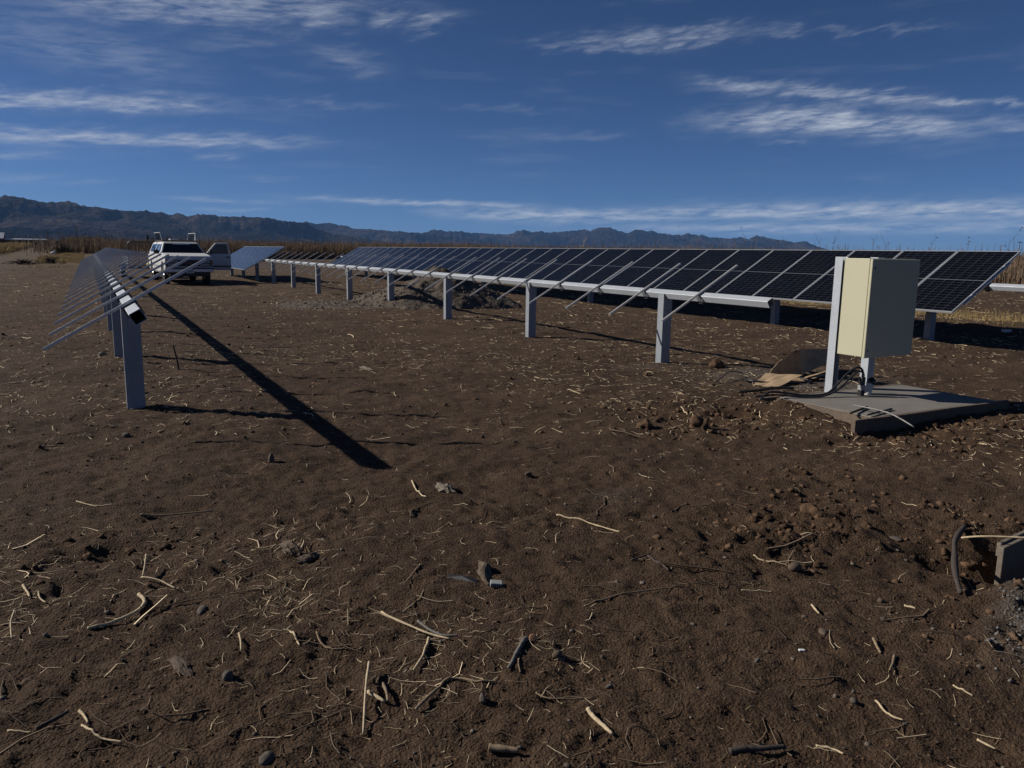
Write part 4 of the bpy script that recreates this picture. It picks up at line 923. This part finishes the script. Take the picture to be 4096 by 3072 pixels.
stk = MB().tube([(0, 0, -.05), (-.02, .01, .14), (-.05, .02, .30)], [.014, .013, .010], 6).build('stake', M['d'], None, loc=(.904, 10.40, g1(.904, 10.4))); tag(stk, 'short dark stake stuck upright in the soil right of the left post', 'stake')
hs = [(4.359, 2.519, .02), (4.15, 2.43, .03), (4.002, 2.355, .035), (3.87, 2.27, .035), (3.739, 2.189, .035), (3.572, 2.073, .03), (3.455, 1.978, .02)]
o = MB().tube(spline(hs, 5), [.014 + .003 * math.sin(k * .4) for k in range(31)], 9, jit=.07).build('branch', M['d'], None, True); tag(o, 'thick curved grey branch bridging the hole at the right edge', 'branch')
o = MB().tube(spline([(4.0, 2.32, .08), (4.05, 2.2, .12), (4.25, 1.98, .14), (4.42, 1.80, .12)], 5), .0055, 6).build('dry_stalk', M['p'], None, True); tag(o, 'pale straw leaning across the plank corner', 'stalk')

# ------------------------------------------------------------------ straw, twigs, clods, pebbles: past counting
def sectors(n, r0_, r1_, pw, lo=-31, hi=34):
    u_ = RNG.random(n); r_ = r0_ * (r1_ / r0_) ** (u_ ** pw); a = AZ + np.radians(RNG.uniform(lo, hi, n) * 1.25); return r_ * np.sin(a), r_ * np.cos(a)
def strands(name, x, y, L, r_, mat, curve=.09, lift=.0, st_=4, sides=3, up_=None):
    n = len(x); a = RNG.uniform(0, np.pi, n) if up_ is None else up_; bend = RNG.normal(0, curve, n) * L; kink = RNG.normal(0, curve * .10, n) * L
    s_ = np.linspace(-.5, .5, st_); dx, dy = np.cos(a), np.sin(a)
    off = bend[:, None] * (s_ ** 2 * 4 - .5)[None] + kink[:, None] * np.sin(s_ * 9)[None]
    PX = x[:, None] + dx[:, None] * s_[None] * L[:, None] - dy[:, None] * off; PY = y[:, None] + dy[:, None] * s_[None] * L[:, None] + dx[:, None] * off
    tiltz = RNG.normal(0, .10, n) * (RNG.random(n) < .35) + lift
    PZ = gh(PX.ravel(), PY.ravel()).reshape(PX.shape) + r_[:, None] * .8 + .002 + np.abs(tiltz)[:, None] * (s_ + .5)[None] * L[:, None]
    taper = np.linspace(1.1, .65, st_); V = np.zeros((n, st_, sides, 3))
    for j in range(sides):
        t_ = 2 * np.pi * j / sides + .5; c_, q = math.cos(t_), math.sin(t_)
        V[:, :, j, 0] = PX - dy[:, None] * c_ * r_[:, None] * taper; V[:, :, j, 1] = PY + dx[:, None] * c_ * r_[:, None] * taper; V[:, :, j, 2] = PZ + q * r_[:, None] * taper
    b = np.arange(n)[:, None, None] * st_ * sides; i, j = np.meshgrid(np.arange(st_ - 1), np.arange(sides), indexing='ij'); j2 = (j + 1) % sides
    F = np.stack([i * sides + j, i * sides + j2, (i + 1) * sides + j2, (i + 1) * sides + j], -1).reshape(1, -1, 4) + b
    return npmesh(name, V.reshape(-1, 3), F.reshape(-1, 4), mat)
def offroad(x, y):
    k = ~((x > 6.15) & (x < 8.3) & (y > 4.4) & (y < 5.75)); return x[k], y[k]
x, y = sectors(36000, 1.2, 60, .62)
keep = RNG.random(len(x)) < np.clip(.30 + 1.1 * (fbm(x * .8, y * .8, 3, 81) + .12), .05, 1) * np.where(np.hypot(x, y) < 9, .60, 1.0) * np.where(np.hypot(x, y) < 9, np.clip(1.0 - .62 * (np.degrees(np.arctan2(x, y)) - 12) / 30, .22, 1), 1.0); x, y = offroad(x[keep], y[keep])
xs, ys = [x], [y]
for cx, cy, s_, n in ((.63, 3.40, .13, 60), (.55, 3.05, .25, 40), (1.05, 2.85, .22, 35), (.75, 2.35, .14, 40), (-.35, 3.8, .10, 40), (1.5, 2.42, .10, 40), (-.42, 4.25, .12, 30), (.85, 3.95, .14, 30), (3.1, 2.9, .4, 30), (1.2, 2.55, .2, 40), (.15, 2.55, .15, 20), (20.5, 15, 1.2, 500), (19, 12, .8, 350)):
    xs.append(cx + RNG.normal(0, s_, n)); ys.append(cy + RNG.normal(0, s_ * (1 if cx < 10 else 2.5), n))
x, y = np.concatenate(xs), np.concatenate(ys); d = np.hypot(x, y); n = len(x)
L = np.clip(RNG.lognormal(-3.05, .55, n), .012, .32) * np.clip(.7 + d * .055, .7, 2.2); r_ = np.clip(L * .016, .0011, .0042) * RNG.uniform(.6, 1.4, n) * np.clip(.72 + d * .055, .75, 2.6)
x2, y2 = offroad(*sectors(15000, 6.5, 45, .85)); n2_ = len(x2); k2 = RNG.random(n2_) < np.clip(.45 + 1.2 * fbm(x2 * .35, y2 * .35, 3, 83), .1, 1); x2, y2 = x2[k2], y2[k2]; n2_ = len(x2); d2 = np.hypot(x2, y2)
L2 = np.clip(RNG.lognormal(-3.0, .5, n2_), .02, .2); r2 = RNG.uniform(.0018, .0042, n2_) * np.clip(.7 + d2 * .04, .9, 2.4)
x, y, L, r_ = np.concatenate([x, x2]), np.concatenate([y, y2]), np.concatenate([L, L2]), np.concatenate([r_, r2])
tag(link('straw_litter', strands('straw_litter', x, y, L, r_, M['straw'])), 'pale dry straw bits strewn over the soil', 'straw', kind='stuff')
x, y = offroad(*sectors(3600, 1.2, 40, .75)); n = len(x); d = np.hypot(x, y)
L = np.clip(RNG.lognormal(-2.7, .6, n), .02, .45); r_ = np.clip(L * .014, .0011, .006) * RNG.uniform(.7, 1.6, n)
tag(link('twig_litter', strands('twig_litter', x, y, L, r_, M['twig'], .16)), 'brown twig bits scattered through the soil', 'twigs', kind='stuff')
x, y = sectors(42000, 1.1, 20, .95); xs, ys = [x], [y]
for cx, cy, ax, ay, w_ in DUG:
    n = int(1000 * w_ * (ax * ay) ** .5 * 1.6); xs.append(cx + RNG.normal(0, ax * .6, n)); ys.append(cy + RNG.normal(0, ay * .6, n))
n = 2600; q1, q2 = sectors(n, 6, 32, .85); xs.append(q1); ys.append(q2)
n = 1800; xs.append(RNG.uniform(15.5, 20, n)); ys.append(RNG.uniform(3, 26, n))
nb = len(xs[0]); x, y = np.concatenate(xs), np.concatenate(ys); hard = np.arange(len(x)) >= nb
ok = ~((x > 6.15) & (x < 8.3) & (y > 4.4) & (y < 5.75)); x, y, hard = x[ok], y[ok], hard[ok]; n = len(x); d = np.hypot(x, y)
S_ = np.where(hard, .003 + .022 * RNG.random(n) ** 6, .0022 + .008 * RNG.random(n) ** 4) * np.clip(.75 + d * .05, .75, 2.0)
P = np.stack([x, y, gh(x, y) - S_ * .05], 1); big = S_ > .012
tag(link('soil_crumbs', pebbles('soil_crumbs', P[~big], S_[~big], M['clod'], .8, 0, .35)), 'brown crumbs of soil covering the ground', 'soil crumbs', kind='stuff')
tag(link('soil_lumps', pebbles('soil_lumps', P[big], S_[big], M['clod'], .75, 2, .42)), 'brown lumps of dug soil round the slab, the hole and behind the panels', 'soil lumps', kind='stuff')
x, y = offroad(*sectors(2200, 1.1, 20, .85)); n = len(x); S_ = (.0025 + .013 * RNG.random(n) ** 4) * np.clip(.8 + np.hypot(x, y) * .05, .8, 2)
tag(link('pebbles', pebbles('pebbles', np.stack([x, y, gh(x, y) + S_ * .2], 1), S_, M['pebble'], .65, 1, .15)), 'small pale pebbles scattered over the soil', 'pebbles', kind='stuff')
x = np.concatenate([3.6 + RNG.normal(0, .26, 420), 3.3 + RNG.normal(0, .15, 120), 7.9 + RNG.normal(0, .7, 160)]); y = np.concatenate([1.72 + RNG.normal(0, .08, 420) + .18 * 0, 1.42 + RNG.normal(0, .08, 120), 6.9 + RNG.normal(0, .5, 160)]); y[:420] += (x[:420] - 3.6) * .3
n = len(x); S_ = .003 + .013 * RNG.random(n) ** 3
tag(link('mortar_crumbs', pebbles('mortar_crumbs', np.stack([x, y, gh(x, y) + S_ * .2], 1), S_, M['spill'], .75, 0, .4)), 'grey mortar crumbs spilled by the hole and behind the slab', 'mortar crumbs', kind='stuff')

# ------------------------------------------------------------------ standing vegetation
def stalks(name, x, y, H, r_, mat, lean=.10, seg=3, side=3, zoff=0.0):
    n = len(x); la = RNG.uniform(0, 2 * np.pi, n); lm = np.abs(RNG.normal(0, lean, n)); z0 = gh(x, y, False) - .05 + zoff
    s_ = np.linspace(0, 1, seg); V = np.zeros((n, seg, side, 3)); ph = RNG.uniform(0, 6.28, n)
    for k in range(seg):
        q = s_[k]; cx = x + np.cos(la) * lm * H * q ** 1.5 + .03 * np.sin(ph + 5 * q) * H; cy = y + np.sin(la) * lm * H * q ** 1.5; rr_ = r_ * (1 - .7 * q)
        for j in range(side):
            t_ = 2 * np.pi * j / side + ph; V[:, k, j, 0] = cx + np.cos(t_) * rr_; V[:, k, j, 1] = cy + np.sin(t_) * rr_; V[:, k, j, 2] = z0 + H * q
    b = np.arange(n)[:, None, None] * seg * side; i, j = np.meshgrid(np.arange(seg - 1), np.arange(side), indexing='ij'); j2 = (j + 1) % side
    F = np.stack([i * side + j, i * side + j2, (i + 1) * side + j2, (i + 1) * side + j], -1).reshape(1, -1, 4) + b
    return npmesh(name, V.reshape(-1, 3), F.reshape(-1, 4), mat)
xs, ys = [], []
def edge_x(y): return 40 - .02 * (y - 20) + 2.5 * np.sin(y * .13)
n = 30000; yy = RNG.uniform(-15, 135, n); dep = RNG.exponential(9, n); xs.append(edge_x(yy) + dep); ys.append(yy)
n = 26000; xx = RNG.uniform(-1, 60, n); dep = RNG.exponential(11, n); xs.append(xx); ys.append(118 + 4 * np.sin(xx * .2) + np.clip(9 - xx, 0, 9) * 4 + dep)
n = 9000; xx = RNG.uniform(-4, 3, n); xs.append(xx); ys.append(RNG.uniform(160, 260, n))
n = 12000; a = R(1) * RNG.uniform(-3, 66, n); rd = RNG.uniform(150, 300, n); xs.append(rd * np.sin(a)); ys.append(rd * np.cos(a))
x, y = np.concatenate(xs), np.concatenate(ys); ok = (np.hypot(x, y) < 320); x, y = x[ok], y[ok]
d = np.hypot(x, y); n = len(x); H = np.clip(RNG.normal(1.75, .38, n), .6, 2.9) * (1 + .12 * fbm(x * .08, y * .08, 2, 91)) * np.clip(.85 + d / 520, .88, 1.3)
low = RNG.random(n) < .35; H[low] *= RNG.uniform(.25, .7, low.sum()); r_ = np.clip(.010 + d * .00022, .012, .055) * RNG.uniform(.6, 1.4, n)
tag(link('dead_stalk_field', stalks('dead_stalk_field', x, y, H, r_, M['stalk'])), 'field of dead brown stalks standing beyond the panel rows', 'stalks', kind='stuff')
# sparse taller spikes standing out of the field
a = np.radians(RNG.uniform(-4, 66, 900)); rd = np.where(a > .5, RNG.uniform(46, 75, 900) / np.maximum(np.sin(a), .62), RNG.uniform(125, 200, 900)); x, y = rd * np.sin(a), rd * np.cos(a); ok = (x > 41) | (y > 124); x, y = x[ok], y[ok]
tag(link('stalk_spikes', stalks('stalk_spikes', x, y, RNG.uniform(1.9, 2.6, len(x)) * np.clip(np.hypot(x, y) / 110, 1, 1.5), .010 + .00018 * np.hypot(x, y), M['stalk'], .14)), 'thin taller spikes poking out of the stalk field', 'stalks', kind='stuff')
# dark distant brush far left and all along the plain
def brush(name, x, y, S_, mat, lab):
    n = len(x); me_ = pebbles(name, np.stack([x, y, gh(x, y, False) + S_ * .35], 1), S_, mat, .75, 2, .30); tag(link(name, me_), lab, 'brush', kind='stuff')
a = np.radians(RNG.uniform(-24, 70, 2600)); rd = RNG.uniform(420, 520, 2600)
brush('distant_brush', rd * np.sin(a), rd * np.cos(a), RNG.uniform(1.0, 2.0, 2600), M['bush'], 'dark band of distant brush across the plain')
a = np.radians(RNG.uniform(-24, 70, 9000)); rd = RNG.uniform(405, 430, 9000)
tag(link('distant_brush_twigs', stalks('distant_brush_twigs', rd * np.sin(a), rd * np.cos(a), RNG.uniform(2, 4.2, 9000), np.full(9000, .10), M['bush'], .25)), 'twiggy edge of the distant brush band', 'brush', kind='stuff')
# dry grass by the track
n = 26000; yy = RNG.uniform(95, 330, n); xx = trackx(yy) - 3.5 - RNG.exponential(9, n)
n2_ = 9000; y2 = RNG.uniform(62, 150, n2_); x2 = RNG.uniform(0, 1, n2_); x2 = trackx(y2) + 2.3 + x2 * (-.5 - trackx(y2) - 2.3); h2 = np.clip(fbm(x2 * .4, y2 * .15, 3, 95) + .35, .05, 1) * .5
x, y = np.concatenate([xx, x2]), np.concatenate([yy, y2]); H = np.concatenate([RNG.uniform(.7, 1.5, n), h2])
tag(link('dry_grass', stalks('dry_grass', x, y, H, np.concatenate([np.full(n, .045), np.full(n2_, .022)]), M['grass'], .35, 3, 3)), 'tall yellow dry grass along the dirt track at far left', 'grass', kind='stuff')
n = 5000; x = 19.3 + RNG.normal(0, 1.0, n); y = RNG.uniform(7, 26, n); tag(link('straw_tufts', stalks('straw_tufts', x, y, RNG.uniform(.08, .32, n), np.full(n, .006), M['grass'], .8, 3, 3)), 'flattened straw tufts on the berm behind the panels', 'straw', kind='stuff')

def twiggy(name, x, y, H, lab, cat, mat='weed', nb=7, leaves=10, spread=.35, r0_=.02, lean=0.0, grp=None):
    root = empty(name, (x, y, g1(x, y) - .03)); tag(root, lab, cat, grp); mb = MB(); tips = []
    top = Vector((lean * H, 0, H)); trunk = spline([(0, 0, 0), (lean * H * .3 + .03, .02, H * .4), tuple(top)], 4); mb.tube([tuple(q) for q in trunk], [r0_ * (1 - .75 * k / (len(trunk) - 1)) for k in range(len(trunk))], 5)
    for k in range(nb):
        q = trunk[random.randint(2, len(trunk) - 2)]; a = random.uniform(0, 6.28); l_ = H * random.uniform(.15, .38)
        e = q + Vector((math.cos(a) * spread * l_, math.sin(a) * spread * l_, l_)); mb.tube([tuple(q), tuple((q + e) / 2 + Vector((math.cos(a), math.sin(a), 0)) * .06 * l_), tuple(e)], [r0_ * .55, r0_ * .4, r0_ * .2], 4); tips.append(e)
    mb.build('stem', M[mat], root)
    if leaves:
        lv = MB()
        for k in range(leaves):
            c_ = random.choice(tips + [top]) - Vector((0, 0, random.uniform(0, .25) * H)) * random.random(); s_ = random.uniform(.03, .075); d_ = Vector((random.gauss(0, 1), random.gauss(0, 1), random.gauss(-.6, .6))).normalized(); e_ = d_.orthogonal().normalized()
            lv.add([c_, c_ + d_ * s_ + e_ * s_ * .5, c_ + d_ * s_ * 2, c_ + d_ * s_ - e_ * s_ * .5, c_ + d_ * s_ + d_.cross(e_) * s_ * .2], [(0, 1, 4), (1, 2, 4), (2, 3, 4), (3, 0, 4)])
        lv.build('leaves', M['weed'], root)
    return root
WEEDS = [(28.19,1.15),(30.55,1.02),(33.47,1.06),(34.89,1.0),(37.85,1.2),(38.57,1.49),(40.35,1.47),(41.64,1.29),(44.69,1.51),(45.41,1.43),(47.42,1.18),(49.55,1.21),(50.6,1.26),(52.95,1.22),(53.7,1.05),(56.39,1.15),(58.41,1.27),(60.51,1.36),(60.9,1.28)]
ORD = 'first second third fourth fifth sixth seventh eighth ninth tenth eleventh twelfth thirteenth fourteenth fifteenth sixteenth seventeenth eighteenth'.split()
for k, (a, e) in enumerate(WEEDS):
    d = min(44 / max(math.sin(R(a)), .2), 92); x, y = d * math.sin(R(a)), d * math.cos(R(a)); H = CAM_H + math.tan(R(e)) * d - g1(x, y)
    if k == 2: twiggy('pale_shrub', x, y, H, 'pale bare branching shrub above the middle of the panel row', 'shrub', 'grey' if 'grey' in M else 'straw', 16, 0, 1.0, .022)
    else: twiggy('tall_weed', x, y, H, ORD[k if k < 2 else k - 1] + ' tall dead weed from the left on the skyline behind the panels', 'weed', 'weed', 3 + k % 4, 6 + (k * 5) % 9, .3 + .1 * (k % 3), .016, .05 * ((k % 3) - 1), 'tall dead weeds on the skyline behind the panels')
twiggy('dead_sapling', -1.1, 150, 4.6, 'tall dead sapling with a few leaves above the far end of the left row', 'sapling', 'weed', 9, 16, .5, .045, -.1)
twiggy('tall_weed', 3.0, 128, 3.6, 'forked dead weed at the field edge behind the trailer', 'weed', 'weed', 8, 6, .5, .03, .06, 'tall dead weeds on the skyline behind the panels')
# cut brush heaps at far left
def brushheap(x, y, W_, H_, lab, n):
    root = empty('brush_heap', (x, y, g1(x, y))); tag(root, lab, 'brush heap', 'brush heaps'); mb = MB()
    for k in range(n):
        a = random.uniform(0, 6.28); q = abs(random.gauss(0, .45)); b = Vector((math.cos(a) * q * W_ / 2, math.sin(a) * q * W_ / 2, random.uniform(0, H_ * .3) * (1 - min(q, .9)))); e = b + Vector((random.gauss(0, .35) * W_ * .5, random.gauss(0, .35) * W_ * .5, random.uniform(.2, .9) * H_ * (1 - .6 * min(q, 1))))
        mb.tube([tuple(b), tuple((b + e) / 2 + Vector((0, 0, .08 * H_))), tuple(e)], [.03, .022, .012], 4)
    mb.build('branches', M['bush'], root)
brushheap(-3.4, 140, 4.0, 1.9, 'dark heap of cut brush beyond the far end of the left row', 320)
brushheap(-2.7, 74, 1.7, .75, 'low tangle of dark branches left of the left row', 90)
brushheap(-4.6, 72, 2.2, .45, 'flat strip of dead branches beside the dirt track', 80)
bag = rock('plastic_bag', -4.6, 138, (.8, .6, .6), 'white', 'white plastic bag caught in the weeds at far left', 'bag', 401, .3, .2, 0, None)

# ------------------------------------------------------------------ sheds, fence posts and poles at far left
def shed(x, y, L, W_, Hh, lab, rz=0.0, low=False):
    root = empty('shed', (x, y, g1(x, y)), rz); tag(root, lab, 'shed')
    if not low:
        MB().bx(-L / 2, L / 2, -W_ / 2, W_ / 2, -.3, Hh * .62).build('wall', M['shedwall'], root)
        for k in range(6):
            MB().bx(-L / 2 + L * (k + .3) / 6, -L / 2 + L * (k + .62) / 6, -W_ / 2 - .03, -W_ / 2 + .02, Hh * .3, Hh * .5).build('window', M['black'], root)
        MB().bx(-L / 2 - .3, L / 2 + .3, -W_ / 2 - 1.6, -W_ / 2 - .02, Hh * .56, Hh * .61).build('porch_roof', M['shedroof'], root)
    else:
        for k in range(7):
            for s_ in (-1, 1): MB().bx(-L / 2 + L * k / 6 - .08, -L / 2 + L * k / 6 + .08, s_ * W_ * .45 - .08, s_ * W_ * .45 + .08, -.3, Hh * .9).build('post', M['pole'], root)
    MB().prism([(-W_ / 2 - .4, Hh * (.62 if not low else .9)), (0, Hh), (W_ / 2 + .4, Hh * (.62 if not low else .9)), (W_ / 2 + .4, Hh * (.62 if not low else .9) - .12), (0, Hh - .14), (-W_ / 2 - .4, Hh * (.62 if not low else .9) - .12)], lambda a, b: (-L / 2 - .3, a, b), lambda a, b: (L / 2 + .3, a, b)).build('roof', M['shedroof'], root)
shed(-28.5, 262, 16, 8, 4.1, 'dark shed with a white metal roof at the far left edge')
shed(-15.2, 262, 9.6, 6, 2.55, 'long low open shelter with a thin white roof beside the dark shed', 0, True)
for k in range(6):
    x = -22 + k * 2.6; y = 205 - k * 1.5; z_ = g1(x, y)
    o = MB().tube([(0, 0, -.3), (.03, 0, 1.9)], [.08, .07], 6).build('fence_post', M['pole'], None, loc=(x, y, z_)); tag(o, ORD[k] + ' wooden fence post from the left in the dry grass below the sheds', 'fence post', 'fence posts at far left')
def pole(x, y, H_, lab, arms=1, r_=.14):
    root = empty('utility_pole', (x, y, g1(x, y))); tag(root, lab, 'utility pole', 'utility poles'); MB().tube([(0, 0, -.5), (0, 0, H_)], [r_, r_ * .7], 8).build('pole', M['pole'], root)
    for k in range(arms):
        MB().bx(-1.3, 1.3, -.07, .07, H_ - .35 - k * .9, H_ - .2 - k * .9).build('cross_arm', M['pole'], root)
        for q in (-1.1, -.4, .4, 1.1): MB().tube([(q, 0, H_ - .2 - k * .9), (q, 0, H_ + .02 - k * .9)], .05, 5).build('insulator', M['black'], root)
def azp(a, d): return d * math.sin(R(a)), d * math.cos(R(a))
x, y = azp(-2.16, 380); pole(x, y, 6.4, 'tallest utility pole at far left with two cross arms', 2)
x, y = azp(-1.55, 440); pole(x, y, 6.0, 'utility pole just right of the tallest one at far left')
x, y = azp(-1.0, 520); pole(x, y, 5.5, 'small distant utility pole, rightmost of the three at far left')
x, y = azp(61.11, 300); pole(x, y, 6.6, 'lone utility pole on the skyline above the right end of the panels')
x, y = azp(46.91, 330); pole(x, y, 6.8, 'utility pole on the skyline in front of the end of the mountains')
x, y = azp(35.68, 380); pole(x, y, 6.3, 'utility pole on the skyline below the highest far peak')

# ------------------------------------------------------------------ the air
hb = MB().bx(-25000, 25000, -25000, 25000, -5, 900).build('haze', None)
hm = bpy.data.materials.new('air'); hm.use_nodes = True; t = hm.node_tree; t.nodes.clear()
pvn = nd(t, 'ShaderNodeVolumePrincipled'); pvn.inputs['Color'].default_value = (.23, .49, 1.0, 1); pvn.inputs['Density'].default_value = HAZE; pvn.inputs['Anisotropy'].default_value = 0.0
t.links.new(pvn.outputs[0], nd(t, 'ShaderNodeOutputMaterial').inputs['Volume'])
hb.data.materials.append(hm); tag(hb, 'thin blue air haze over the whole plain', 'haze', kind='stuff')
